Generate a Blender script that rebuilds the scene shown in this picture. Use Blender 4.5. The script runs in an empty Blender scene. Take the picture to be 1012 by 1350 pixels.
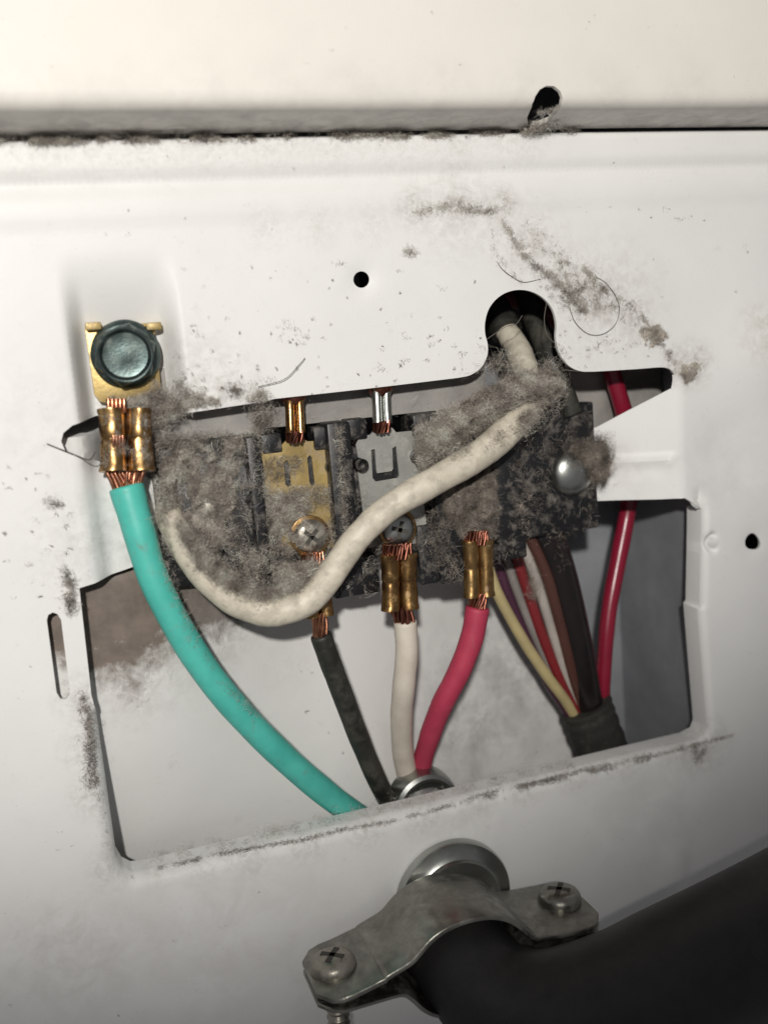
import bpy, bmesh, math, random
import numpy as np
from mathutils import Vector, Matrix
from mathutils.geometry import delaunay_2d_cdt

random.seed(7)
rng = np.random.default_rng(7)
C = bpy.context.scene.collection
scene = bpy.context.scene

# ------------------------------------------------------------------ frame of reference
# u right, v down (both along the metal panel), d into the machine; 1 unit = S metres
S = 0.00015
F = 1320.0
r_ = np.array([0.9430, -0.1283, 0.3078]); r_ /= np.linalg.norm(r_)
w_ = np.array([0.0812, 0.9836, 0.1612]); w_ -= r_ * (w_ @ r_); w_ /= np.linalg.norm(w_)
n_ = np.cross(r_, w_)
M = np.array([r_, w_, n_])                    # camera vector -> (u, v, d)
fwd = M @ np.array([0, 0, 1.0])
CAM = np.array([506.0, 675.0, 0.0]) - 1320.0 * fwd


def at(px, py, d=0.0):
    """the point at depth d seen in direction (px, py) of the photograph"""
    g = M @ np.array([(px - 506.0) / F, (py - 675.0) / F, 1.0])
    t = (d - CAM[2]) / g[2]
    return CAM + g * t


def W(p):
    p = np.asarray(p, dtype=float)
    q = np.empty_like(p)
    q[..., 0] = (p[..., 0] - 506) * S
    q[..., 1] = p[..., 2] * S
    q[..., 2] = -(p[..., 1] - 675) * S
    return q


def Wd(v):
    return Vector((v[0], v[2], -v[1]))


# ------------------------------------------------------------------ camera
cd = bpy.data.cameras.new("camera")
cam = bpy.data.objects.new("camera", cd)
C.objects.link(cam)
cd.sensor_fit = 'VERTICAL'
cd.sensor_height = 24.0
cd.lens = 24.0 * F / 1350.0
cd.clip_start = 0.002
cd.clip_end = 20.0
X, Y, Z = Wd(M @ np.array([1, 0, 0])), Wd(M @ np.array([0, -1, 0])), Wd(M @ np.array([0, 0, -1]))
mw = Matrix((X, Y, Z)).transposed().to_4x4()
mw.translation = Vector(W(CAM))
cam.matrix_world = mw
cd.dof.use_dof = True
cd.dof.focus_distance = 1325 * S
cd.dof.aperture_fstop = 7.5
scene.camera = cam

# ------------------------------------------------------------------ light: room ambience and the phone's torch
world = bpy.data.worlds.new("World")
scene.world = world
world.use_nodes = True
bg = world.node_tree.nodes["Background"]
bg.inputs[0].default_value = (0.97, 0.96, 1.0, 1)
bg.inputs[1].default_value = 0.15
TORCH = np.array([-330.0, -220.0, -2400.0])
AIM = np.array([225.0, -80.0, 0.0])
ld = bpy.data.lights.new("torch", 'SPOT')
ld.energy = 6.0
ld.spot_size = math.radians(63.5)
ld.spot_blend = 0.6
ld.color = (1.0, 0.97, 0.92)
ld.shadow_soft_size = 0.0085
lo = bpy.data.objects.new("torch", ld)
C.objects.link(lo)
lo.location = Vector(W(TORCH))
lo.rotation_euler = Vector(W(AIM) - W(TORCH)).to_track_quat('-Z', 'Y').to_euler()
scene.view_settings.view_transform = 'Standard'
scene.view_settings.look = 'None'
scene.view_settings.exposure = 0.0
scene.view_settings.gamma = 1.0
scene.cycles.max_bounces = 6


# ------------------------------------------------------------------ materials
def nodes_of(name):
    m = bpy.data.materials.new(name)
    m.use_nodes = True
    nt = m.node_tree
    b = nt.nodes["Principled BSDF"]
    tc = nt.nodes.new('ShaderNodeTexCoord')
    mp = nt.nodes.new('ShaderNodeMapping')
    k = 1.0 / (S * 100)                          # one texture unit = 100 units
    mp.inputs['Scale'].default_value = (k, k, k)
    nt.links.new(tc.outputs['Object'], mp.inputs['Vector'])
    return m, nt, b, mp.outputs[0]


def noise(nt, vec, scale, detail=4, rough=0.55, dist=0.0):
    n = nt.nodes.new('ShaderNodeTexNoise')
    n.inputs['Scale'].default_value = scale
    n.inputs['Detail'].default_value = detail
    n.inputs['Roughness'].default_value = rough
    n.inputs['Distortion'].default_value = dist
    nt.links.new(vec, n.inputs['Vector'])
    return n.outputs['Fac']


def ramp(nt, fac, lo, hi, a=(0, 0, 0), b=(1, 1, 1)):
    n = nt.nodes.new('ShaderNodeValToRGB')
    n.color_ramp.elements[0].position = lo
    n.color_ramp.elements[1].position = hi
    n.color_ramp.elements[0].color = (*a, 1)
    n.color_ramp.elements[1].color = (*b, 1)
    nt.links.new(fac, n.inputs[0])
    return n.outputs[0]


def mix(nt, fac, a, b):
    n = nt.nodes.new('ShaderNodeMix')
    n.data_type = 'RGBA'
    for sock, val in ((n.inputs[0], fac), (n.inputs[6], a), (n.inputs[7], b)):
        if isinstance(val, (int, float)):
            sock.default_value = val
        elif isinstance(val, tuple):
            sock.default_value = (*val, 1)
        else:
            nt.links.new(val, sock)
    return n.outputs[2]


def math_(nt, op, a, b=None, c=None):
    n = nt.nodes.new('ShaderNodeMath')
    n.operation = op
    for i, x in enumerate((a, b, c)):
        if x is None:
            continue
        if isinstance(x, (int, float)):
            n.inputs[i].default_value = x
        else:
            nt.links.new(x, n.inputs[i])
    return n.outputs[0]


def bump(nt, b, h, strength, dist):
    n = nt.nodes.new('ShaderNodeBump')
    n.inputs['Strength'].default_value = strength
    n.inputs['Distance'].default_value = dist * S
    nt.links.new(h, n.inputs['Height'])
    nt.links.new(n.outputs[0], b.inputs['Normal'])


DUST = (0.30, 0.265, 0.23)


def mat(name, col, col2=None, metal=0.0, rough=0.5, var=2.0, dust=0.0, dscale=4.0, dustcol=DUST, bstr=0.2, bscale=20.0, bdist=1.0,
        spec=0.5, trans=0.0, streak=None):
    m, nt, b, v = nodes_of(name)
    col2 = col2 or tuple(c * 0.72 for c in col)
    if streak:
        mp2 = nt.nodes.new('ShaderNodeMapping')
        mp2.inputs['Scale'].default_value = streak
        nt.links.new(v, mp2.inputs['Vector'])
        vv = mp2.outputs[0]
    else:
        vv = v
    f = ramp(nt, noise(nt, vv, var, 5, 0.6), 0.3, 0.7)
    base = mix(nt, f, col2, col)
    if dust > 0:
        n1 = noise(nt, v, dscale, 8, 0.7, 0.3)
        df = ramp(nt, n1, max(0.02, 0.72 - 0.5 * dust), min(0.99, 0.92 - 0.45 * dust))
        df = math_(nt, 'MULTIPLY', df, min(1.0, 0.55 + 0.45 * dust))
        base = mix(nt, df, base, dustcol)
        nt.links.new(math_(nt, 'MULTIPLY', math_(nt, 'SUBTRACT', 1.0, df), metal), b.inputs['Metallic'])
        nt.links.new(math_(nt, 'MULTIPLY_ADD', df, 0.9 - rough, rough), b.inputs['Roughness'])
        nt.links.new(math_(nt, 'MULTIPLY_ADD', df, -spec * 0.8, spec), b.inputs['Specular IOR Level'])
    else:
        b.inputs['Metallic'].default_value = metal
        rr = noise(nt, v, 6.0, 3)
        nt.links.new(math_(nt, 'MULTIPLY_ADD', rr, 0.24, max(0.02, rough - 0.12)), b.inputs['Roughness'])
        b.inputs['Specular IOR Level'].default_value = spec
    nt.links.new(base, b.inputs['Base Color'])
    if bstr > 0:
        bump(nt, b, noise(nt, v, bscale, 4, 0.6), bstr, bdist)
    return m


def spot(nt, vec, c, rad, soft=1.0):
    """1 near c (texture units), falling to 0 at rad"""
    n = nt.nodes.new('ShaderNodeVectorMath')
    n.operation = 'DISTANCE'
    nt.links.new(vec, n.inputs[0])
    n.inputs[1].default_value = c
    return ramp(nt, math_(nt, 'DIVIDE', n.outputs['Value'], rad), max(0.0, 1 - soft), 1.0, (1, 1, 1), (0, 0, 0))


def tex_pos(p):
    q = W(p) / (S * 100)
    return tuple(q)


def mat_paint(name, white, smudge_shade=(), stain=None, glob=0.25):
    m, nt, b, v = nodes_of(name)
    ge = nt.nodes.new('ShaderNodeNewGeometry')
    mp = nt.nodes["Mapping"]
    nt.links.new(ge.outputs['Position'], mp.inputs['Vector'])
    lo_n = noise(nt, v, 0.6, 5, 0.6)
    base = mix(nt, ramp(nt, lo_n, 0.25, 0.75), tuple(c * 0.93 for c in white), white)
    grime = ramp(nt, noise(nt, v, 5.5, 9, 0.72, 0.4), 0.60, 0.80)
    base = mix(nt, math_(nt, 'MULTIPLY', grime, glob), base, (0.36, 0.33, 0.30))
    fleck = ramp(nt, noise(nt, v, 26.0, 3, 0.5), 0.70, 0.76)
    flm = ramp(nt, noise(nt, v, 1.3, 3, 0.6), 0.45, 0.65)
    base = mix(nt, math_(nt, 'MULTIPLY', math_(nt, 'MULTIPLY', fleck, flm), 0.55), base, (0.22, 0.19, 0.17))
    for (p, rad, amt, col, sc) in smudge_shade:
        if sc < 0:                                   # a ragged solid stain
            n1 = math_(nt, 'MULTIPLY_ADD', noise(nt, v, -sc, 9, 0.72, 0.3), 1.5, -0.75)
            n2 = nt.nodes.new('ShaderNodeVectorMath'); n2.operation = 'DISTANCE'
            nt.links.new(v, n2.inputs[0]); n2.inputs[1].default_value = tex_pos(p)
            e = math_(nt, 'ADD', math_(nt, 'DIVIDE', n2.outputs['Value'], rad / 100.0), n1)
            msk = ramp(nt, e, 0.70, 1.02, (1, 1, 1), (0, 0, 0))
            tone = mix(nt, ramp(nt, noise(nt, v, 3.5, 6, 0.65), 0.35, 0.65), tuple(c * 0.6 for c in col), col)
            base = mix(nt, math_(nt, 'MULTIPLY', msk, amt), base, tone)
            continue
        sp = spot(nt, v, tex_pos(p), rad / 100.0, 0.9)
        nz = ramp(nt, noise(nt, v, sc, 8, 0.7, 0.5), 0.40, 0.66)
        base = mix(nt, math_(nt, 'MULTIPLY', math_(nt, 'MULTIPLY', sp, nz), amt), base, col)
    nt.links.new(base, b.inputs['Base Color'])
    nt.links.new(math_(nt, 'MULTIPLY_ADD', lo_n, 0.2, 0.36), b.inputs['Roughness'])
    b.inputs['Specular IOR Level'].default_value = 0.28
    h = math_(nt, 'ADD', noise(nt, v, 22.0, 3, 0.5), math_(nt, 'MULTIPLY', noise(nt, v, 2.2, 2, 0.5), 2.5))
    bump(nt, b, h, 0.12, 1.2)
    return m


def mat_lint(name, a, bcol, scale=3.0):
    m, nt, b, v = nodes_of(name)
    f = ramp(nt, noise(nt, v, scale, 6, 0.7), 0.32, 0.68)
    f2 = ramp(nt, noise(nt, v, 45.0, 2, 0.5), 0.35, 0.70)
    base = mix(nt, f, bcol, a)
    base = mix(nt, math_(nt, 'MULTIPLY', f2, 0.45), base, tuple(min(1, c * 1.5) for c in a))
    at_ = nt.nodes.new('ShaderNodeAttribute'); at_.attribute_name = "tone"
    base = mix(nt, ramp(nt, at_.outputs['Fac'], 0.0, 0.5), tuple(c * 0.45 for c in bcol), base)
    base = mix(nt, ramp(nt, at_.outputs['Fac'], 0.62, 1.0), base, tuple(min(.72, c * 1.75) for c in a))
    nt.links.new(base, b.inputs['Base Color'])
    b.inputs['Roughness'].default_value = 0.9
    b.inputs['Specular IOR Level'].default_value = 0.12
    return m


A3 = lambda px, py, d=0: at(px, py, d)


def film(path, step, rad, amt, col, sc):  # row of soft tone spots, for dust and painted shade
    out = []
    for (x0, y0), (x1, y1) in zip(path[:-1], path[1:]):
        k = max(1, int(math.hypot(x1 - x0, y1 - y0) / step))
        out += [(at(x0 + (x1 - x0) * i / k, y0 + (y1 - y0) * i / k), rad, amt, col, sc) for i in range(k)]
    return out



PAINT = mat_paint("white_enamel", (0.80, 0.795, 0.775), smudge_shade=[
    (A3(110, 720, 0), 90, 0.35, (0.42, 0.40, 0.38), 9.0),
    (A3(800, 400, 0), 120, 0.45, (0.40, 0.35, 0.30), 7.0),
    (A3(700, 320, 0), 80, 0.35, (0.40, 0.35, 0.30), 8.0),
    (A3(1000, 440, 0), 60, 0.6, (0.45, 0.38, 0.28), 6.0),
    (A3(910, 480, 0), 50, 0.75, (0.32, 0.28, 0.24), 6.0),
    (A3(265, 520, 0), 100, 0.55, (0.36, 0.32, 0.28), 8.0),
    (A3(90, 1260, 0), 120, 0.35, (0.36, 0.33, 0.30), 3.0),
    (A3(600, 275, 0), 90, 0.4, (0.36, 0.33, 0.30), 8.0),
    (A3(180, 540, 20), 80, 0.6, (0.34, 0.30, 0.26), 7.0),
    (A3(180, 700, 40), 110, 0.55, (0.40, 0.39, 0.38), 4.0),
    (A3(930, 985, 0), 60, 0.5, (0.30, 0.28, 0.26), 9.0),
    (A3(820, 620, 55), 70, 0.35, (0.50, 0.45, 0.42), 3.0), (A3(790, 600, 70), 45, 0.7, (0.30, 0.27, 0.24), 7.0),
    (A3(60, 560, 0), 120, 0.22, (0.44, 0.42, 0.40), 5.0), (A3(950, 620, 0), 110, 0.3, (0.48, 0.47, 0.47), 2.0),
    (A3(860, 1060, 0), 180, 0.3, (0.46, 0.45, 0.45), 1.6), (A3(300, 1230, 0), 260, 0.3, (0.48, 0.45, 0.42), 1.8), (A3(600, 1090, 0), 120, 0.3, (0.46, 0.45, 0.43), 2.5),
] + film([(545, 275), (660, 270), (695, 325), (755, 380), (840, 425), (890, 485), (935, 480)], 45, 34, 0.75, (0.38, 0.335, 0.29), 11.0)
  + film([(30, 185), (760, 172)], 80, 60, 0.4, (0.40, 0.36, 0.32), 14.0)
  + film([(105, 920), (125, 1050), (150, 1140), (330, 1125), (560, 1075), (760, 1020), (960, 972)], 60, 42, 0.55, (0.34, 0.32, 0.29), 10.0)
  + film([(936, 708), (934, 724)], 8, 13, 0.85, (0.30, 0.28, 0.27), 6.0)  # shade of the crescent dent painted into the colour
  + film([(350, 300), (560, 290)], 70, 40, 0.35, (0.45, 0.42, 0.38), 12.0))
PAINT_TOP = mat_paint("cream_enamel", (0.78, 0.745, 0.685), smudge_shade=film([(-60, 160), (1060, 152)], 100, 105, 0.75, (0.30, 0.275, 0.25), 3.0), glob=0.05)  # dark band along the lip: shade of its underside put into the colour
PLATE_PAINT = mat_paint("inner_plate_paint", (0.74, 0.73, 0.71), smudge_shade=[
    (A3(150, 782, 45), 128, 0.95, (0.20, 0.155, 0.125), -1.6),
    (A3(250, 790, 120), 90, 0.9, (0.20, 0.165, 0.14), -2.0),
    (A3(170, 860, 85), 110, 0.75, (0.22, 0.18, 0.15), 4.5),
    (A3(260, 800, 130), 110, 0.9, (0.16, 0.14, 0.12), 4.0),
    (A3(640, 940, 195), 230, 0.8, (0.33, 0.32, 0.31), 1.7), (A3(690, 880, 200), 130, 0.6, (0.30, 0.29, 0.28), 4.0),  # grey smears, plus the light's falloff to the right put into colour
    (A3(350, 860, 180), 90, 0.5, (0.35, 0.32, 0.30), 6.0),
], glob=0.3)
GALV = mat("galvanised_steel", (0.28, 0.29, 0.31), metal=0.0, rough=0.6, var=1.2, dust=0.25, dscale=2.0)
PLASTIC = mat("black_plastic", (0.012, 0.012, 0.014), (0.006, 0.006, 0.007), rough=0.42, dust=0.42, dscale=5.0, bstr=0.3, bscale=14)
BRASS = mat("tarnished_brass", (0.50, 0.32, 0.13), (0.17, 0.09, 0.04), metal=0.95, rough=0.32, var=6.0, dust=0.3, dscale=8.0, bstr=0.25, bscale=18)
BRASS_DUSTY = mat("dusty_brass", (0.58, 0.43, 0.17), (0.40, 0.29, 0.12), metal=0.65, rough=0.42, dust=0.42, dscale=3.5, bstr=0.3, bscale=18)
BRASS_CLEAN = mat("bright_brass", (0.48, 0.29, 0.11), (0.14, 0.07, 0.035), metal=0.95, rough=0.27, var=6.0, dust=0.28, dscale=6, bstr=0.25, bscale=12)
TIN = mat("tinned_steel", (0.54, 0.54, 0.50), (0.40, 0.40, 0.37), metal=0.6, rough=0.4, dust=0.38, dscale=4.0, bstr=0.25, bscale=22)
ZINC = mat("zinc_plate", (0.52, 0.53, 0.50), (0.33, 0.34, 0.32), metal=1.0, rough=0.34, var=1.6, dust=0.25, dscale=3.0, bstr=0.2, bscale=9)
CLAMP = mat("clamp_zinc", (0.36, 0.35, 0.31), (0.17, 0.165, 0.145), metal=0.95, rough=0.30, var=2.6, dust=0.48, dscale=2.5, bstr=0.22, bscale=10, dustcol=(0.17, 0.165, 0.15))
SCREW = mat("dusty_zinc_screw", (0.46, 0.44, 0.38), (0.26, 0.24, 0.20), metal=1.0, rough=0.34, dust=0.58, dscale=5, bstr=0.3, bscale=18)
GREEN = mat("green_chromate_steel", (0.17, 0.21, 0.195), (0.055, 0.08, 0.08), metal=0.9, rough=0.36, var=4.0, dust=0.3, dscale=7.0,
            dustcol=(0.20, 0.22, 0.19), bstr=0.28, bscale=30, bdist=0.8)
COPPER = mat("copper", (0.58, 0.28, 0.17), (0.26, 0.11, 0.07), metal=1.0, rough=0.30, var=9.0, bstr=0.1)
COPPER_DARK = mat("aged_copper", (0.32, 0.13, 0.085), (0.16, 0.06, 0.045), metal=1.0, rough=0.38, var=9.0, bstr=0.1)
TEAL = mat("teal_insulation", (0.095, 0.54, 0.45), (0.06, 0.42, 0.355), rough=0.45, var=2.2, dust=0.30, dscale=5.0, bstr=0.12, bscale=30, bdist=0.6, dustcol=(0.20, 0.24, 0.20))
WHITE_LOOP = mat("dusty_white_insulation", (0.72, 0.66, 0.54), (0.50, 0.45, 0.36), rough=0.5, var=4.0, dust=0.5, dscale=5.0, bstr=0.35, bscale=16, dustcol=(0.36, 0.32, 0.27))
WHITE_W = mat("white_insulation", (0.68, 0.62, 0.53), (0.55, 0.49, 0.41), rough=0.5, var=2.5, dust=0.25, dscale=3, bstr=0.15, bscale=24)
BLACK_W = mat("black_insulation", (0.020, 0.020, 0.016), (0.012, 0.012, 0.010), rough=0.5, dust=0.5, dscale=2.5, dustcol=(0.10, 0.095, 0.075), bstr=0.25, bscale=24)
RED_W = mat("red_insulation", (0.47, 0.042, 0.088), (0.37, 0.03, 0.068), rough=0.6, var=2.5, dust=0.2, bstr=0.2, bscale=30)
DKRED_W = mat("crimson_insulation", (0.27, 0.012, 0.035), (0.19, 0.009, 0.025), rough=0.28, var=2.0, dust=0.05, bstr=0.12, bscale=20)
YELLOW_W = mat("yellow_insulation", (0.50, 0.41, 0.20), (0.38, 0.31, 0.16), rough=0.5, var=2.0, dust=0.2, bstr=0.2)
PURPLE_W = mat("purple_insulation", (0.07, 0.022, 0.045), rough=0.4, var=2.0, dust=0.15)
MAROON_W = mat("maroon_insulation", (0.20, 0.018, 0.022), rough=0.35, var=2.0, dust=0.15)
HARN_W = mat("dull_white_insulation", (0.42, 0.38, 0.34), rough=0.4, var=2.0, dust=0.3)
GREY_W = mat("grey_insulation", (0.24, 0.215, 0.20), rough=0.5, var=2.0, dust=0.25)
SLEEVE = mat("smoky_sleeve", (0.016, 0.010, 0.009), (0.006, 0.005, 0.006), rough=0.3, var=2.5, dust=0.02, dscale=3, dustcol=(0.16, 0.12, 0.11), bstr=0.1)
RECESS = mat("grimy_recess", (0.07, 0.065, 0.055), rough=0.8)
BACKINGM = mat("dusty_backing", (0.34, 0.325, 0.305), (0.22, 0.205, 0.19), rough=0.6, var=2.0, dust=0.4, dscale=4.0)
TAPE = mat("black_cloth_tape", (0.030, 0.028, 0.024), rough=0.75, dust=0.35, dscale=6, dustcol=(0.11, 0.10, 0.085), bstr=0.5, bscale=30)
RUBBER = mat("black_rubber", (0.030, 0.029, 0.028), (0.018, 0.018, 0.018), rough=0.5, var=3.0, dust=0.26, dscale=16, dustcol=(0.075, 0.072, 0.066), bstr=0.35, bscale=28, spec=0.35)
LINT = mat_lint("grey_lint", (0.47, 0.42, 0.365), (0.29, 0.255, 0.22))
LINT_DARK = mat_lint("brown_lint", (0.31, 0.27, 0.23), (0.15, 0.128, 0.108))
LINT_PALE = mat_lint("pale_lint", (0.56, 0.51, 0.45), (0.36, 0.32, 0.28))


# ------------------------------------------------------------------ object helpers
ORIG = {}


def props(o, label=None, cat=None, group=None, kind=None):
    if label: o['label'] = label
    if cat: o['category'] = cat
    if group: o['group'] = group
    if kind: o['kind'] = kind
    return o


def thing(name, base, label, cat, group=None):
    o = bpy.data.objects.new(name, None)
    C.objects.link(o)
    o.empty_display_size = 0.003
    o.location = Vector(W(np.asarray(base)))
    ORIG[o] = np.asarray(base, dtype=float)
    return props(o, label, cat, group)


class MB:
    def __init__(s):
        s.v = []
        s.f = []

    def add(s, vs, fs):
        k = len(s.v)
        s.v += [tuple(map(float, p)) for p in vs]
        s.f += [tuple(i + k for i in q) for q in fs]

    def tube(s, pts, rad, n=14, cap=True, squash=None, up=(0, 0, 1)):
        pts = [np.asarray(p, dtype=float) for p in pts]
        if not hasattr(rad, '__len__'):
            rad = [rad] * len(pts)
        T = []
        for i in range(len(pts)):
            t = pts[min(i + 1, len(pts) - 1)] - pts[max(i - 1, 0)]
            T.append(t / (np.linalg.norm(t) + 1e-9))
        up = np.asarray(up, dtype=float)
        a = up - T[0] * (up @ T[0])
        if np.linalg.norm(a) < 1e-3:
            a = np.array([1.0, 0, 0]) - T[0] * T[0][0]
        a /= np.linalg.norm(a)
        vs, fs = [], []
        for i, p in enumerate(pts):
            a = a - T[i] * (a @ T[i]); a /= np.linalg.norm(a)
            b = np.cross(T[i], a)
            for k in range(n):
                th = 2 * math.pi * k / n
                ra = rad[i] * (squash if squash else 1.0)
                vs.append(p + a * math.cos(th) * ra + b * math.sin(th) * rad[i])
        for i in range(len(pts) - 1):
            for k in range(n):
                fs.append((i * n + k, i * n + (k + 1) % n, (i + 1) * n + (k + 1) % n, (i + 1) * n + k))
        if cap:
            fs.append(tuple(range(n))[::-1])
            fs.append(tuple((len(pts) - 1) * n + k for k in range(n)))
        s.add(vs, fs)
        return s

    def box(s, u0, u1, v0, v1, d0, d1, bev=2.0):
        bm = bmesh.new()
        bmesh.ops.create_cube(bm, size=1.0)
        for q in bm.verts:
            q.co = Vector((u0 + (q.co.x + .5) * (u1 - u0), v0 + (q.co.y + .5) * (v1 - v0), d0 + (q.co.z + .5) * (d1 - d0)))
        if bev > 0:
            bmesh.ops.bevel(bm, geom=list(bm.edges), offset=bev, segments=2, profile=0.5, affect='EDGES')
        bm.verts.index_update()
        s.add([q.co for q in bm.verts], [tuple(q.index for q in f.verts) for f in bm.faces])
        bm.free()
        return s

    def boxpx(s, x0, y0, x1, y1, d0, d1, bev=2.0):
        xc, yc = (x0 + x1) / 2, (y0 + y1) / 2
        return s.box(at(x0, yc, d0)[0], at(x1, yc, d0)[0], at(xc, y0, d0)[1], at(xc, y1, d0)[1], d0, d1, bev)

    def prism(s, poly, d0, d1, bev=0.0):
        """outline in (u, v), extruded between two depths"""
        bm = bmesh.new()
        vs = [bm.verts.new((p[0], p[1], d0)) for p in poly]
        f = bm.faces.new(vs)
        e = bmesh.ops.extrude_face_region(bm, geom=[f])
        for q in e['geom']:
            if isinstance(q, bmesh.types.BMVert):
                q.co.z = d1
        if bev > 0:
            ed = [x for x in bm.edges if abs(x.verts[0].co.z - x.verts[1].co.z) < 1e-6]
            bmesh.ops.bevel(bm, geom=ed, offset=bev, segments=2, profile=0.5, affect='EDGES')
        bmesh.ops.recalc_face_normals(bm, faces=list(bm.faces))
        bm.verts.index_update()
        s.add([q.co for q in bm.verts], [tuple(q.index for q in g.verts) for g in bm.faces])
        bm.free()
        return s

    def lathe(s, c, axis, prof, n=32, rot=0.0, ngon=None, wob=0.0, ngrows=99):
        """profile (radius, height along axis) about axis through c"""
        axis = np.asarray(axis, float); axis /= np.linalg.norm(axis)
        a = np.cross(axis, [0.3, 0.9, 0.2]); a /= np.linalg.norm(a)
        b = np.cross(axis, a)
        vs, fs = [], []
        for row, (rr, h) in enumerate(prof):
            for k in range(n):
                th = 2 * math.pi * k / n + rot
                q = rr
                if ngon and row < ngrows:
                    x = (th % (2 * math.pi / ngon)) - math.pi / ngon
                    q = rr * math.cos(math.pi / ngon) / math.cos(x)
                q *= 1 + wob * math.sin(3 * th + 1) * 0.5 + wob * math.sin(7 * th)
                vs.append(np.asarray(c) + axis * h + (a * math.cos(th) + b * math.sin(th)) * q)
        for i in range(len(prof) - 1):
            for k in range(n):
                fs.append((i * n + k, i * n + (k + 1) % n, (i + 1) * n + (k + 1) % n, (i + 1) * n + k))
        fs.append(tuple(range(n))[::-1])
        fs.append(tuple((len(prof) - 1) * n + k for k in range(n)))
        s.add(vs, fs)
        return s

    def build(s, name, m, parent=None, smooth=35, label=None, kind=None, fixn=True):
        V = np.array(s.v, dtype=float)
        if parent is not None:
            o0 = ORIG[parent]
        else:
            o0 = np.array([(V[:, 0].min() + V[:, 0].max()) / 2, V[:, 1].max(), (V[:, 2].min() + V[:, 2].max()) / 2])
        L = W(V) - W(o0)
        me = bpy.data.meshes.new(name)
        me.from_pydata([tuple(p) for p in L], [], s.f)
        if fixn:
            bm = bmesh.new(); bm.from_mesh(me)
            bmesh.ops.recalc_face_normals(bm, faces=list(bm.faces))
            bm.to_mesh(me); bm.free()
        me.shade_smooth()
        me.set_sharp_from_angle(angle=math.radians(smooth))
        me.materials.append(m)
        o = bpy.data.objects.new(name, me)
        C.objects.link(o)
        if parent is None:
            o.location = Vector(W(o0))
        else:
            o.parent = parent
        ORIG[o] = o0
        return props(o, label=label, kind=kind)


def spline(pts, n=10):
    P = [np.asarray(p, float) for p in pts]
    P = [2 * P[0] - P[1]] + P + [2 * P[-1] - P[-2]]
    out = []
    for i in range(1, len(P) - 2):
        for k in range(n):
            t = k / n
            a, b, c, d = P[i - 1], P[i], P[i + 1], P[i + 2]
            out.append(0.5 * ((2 * b) + (-a + c) * t + (2 * a - 5 * b + 4 * c - d) * t * t + (-a + 3 * b - 3 * c + d) * t ** 3))
    out.append(P[-2])
    return out


def px(path):
    return [at(*p) for p in path]


def inpoly(P, poly):
    P = np.asarray(P, float); poly = np.asarray(poly, float)
    x, y = P[:, 0], P[:, 1]
    ins = np.zeros(len(P), bool)
    j = len(poly) - 1
    for i in range(len(poly)):
        xi, yi, xj, yj = *poly[i][:2], *poly[j][:2]
        c = ((yi > y) != (yj > y)) & (x < (xj - xi) * (y - yi) / ((yj - yi) + 1e-12) + xi)
        ins ^= c
        j = i
    return ins


def dist_polyline(P, line):
    P = np.asarray(P, float)
    best = np.full(len(P), 1e9)
    for a, b in zip(line[:-1], line[1:]):
        a, b = np.asarray(a[:2], float), np.asarray(b[:2], float)
        ab = b - a
        t = np.clip(((P - a) @ ab) / (ab @ ab + 1e-12), 0, 1)
        best = np.minimum(best, np.linalg.norm(P - a - t[:, None] * ab, axis=1))
    return best


def dens(poly, step, closed=True):
    out = []
    n = len(poly)
    for i in range(n if closed else n - 1):
        a, b = np.asarray(poly[i][:2], float), np.asarray(poly[(i + 1) % n][:2], float)
        k = max(1, int(np.linalg.norm(b - a) / step))
        for q in range(k):
            out.append(a + (b - a) * q / k)
    if not closed:
        out.append(np.asarray(poly[-1][:2], float))
    return out


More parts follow.
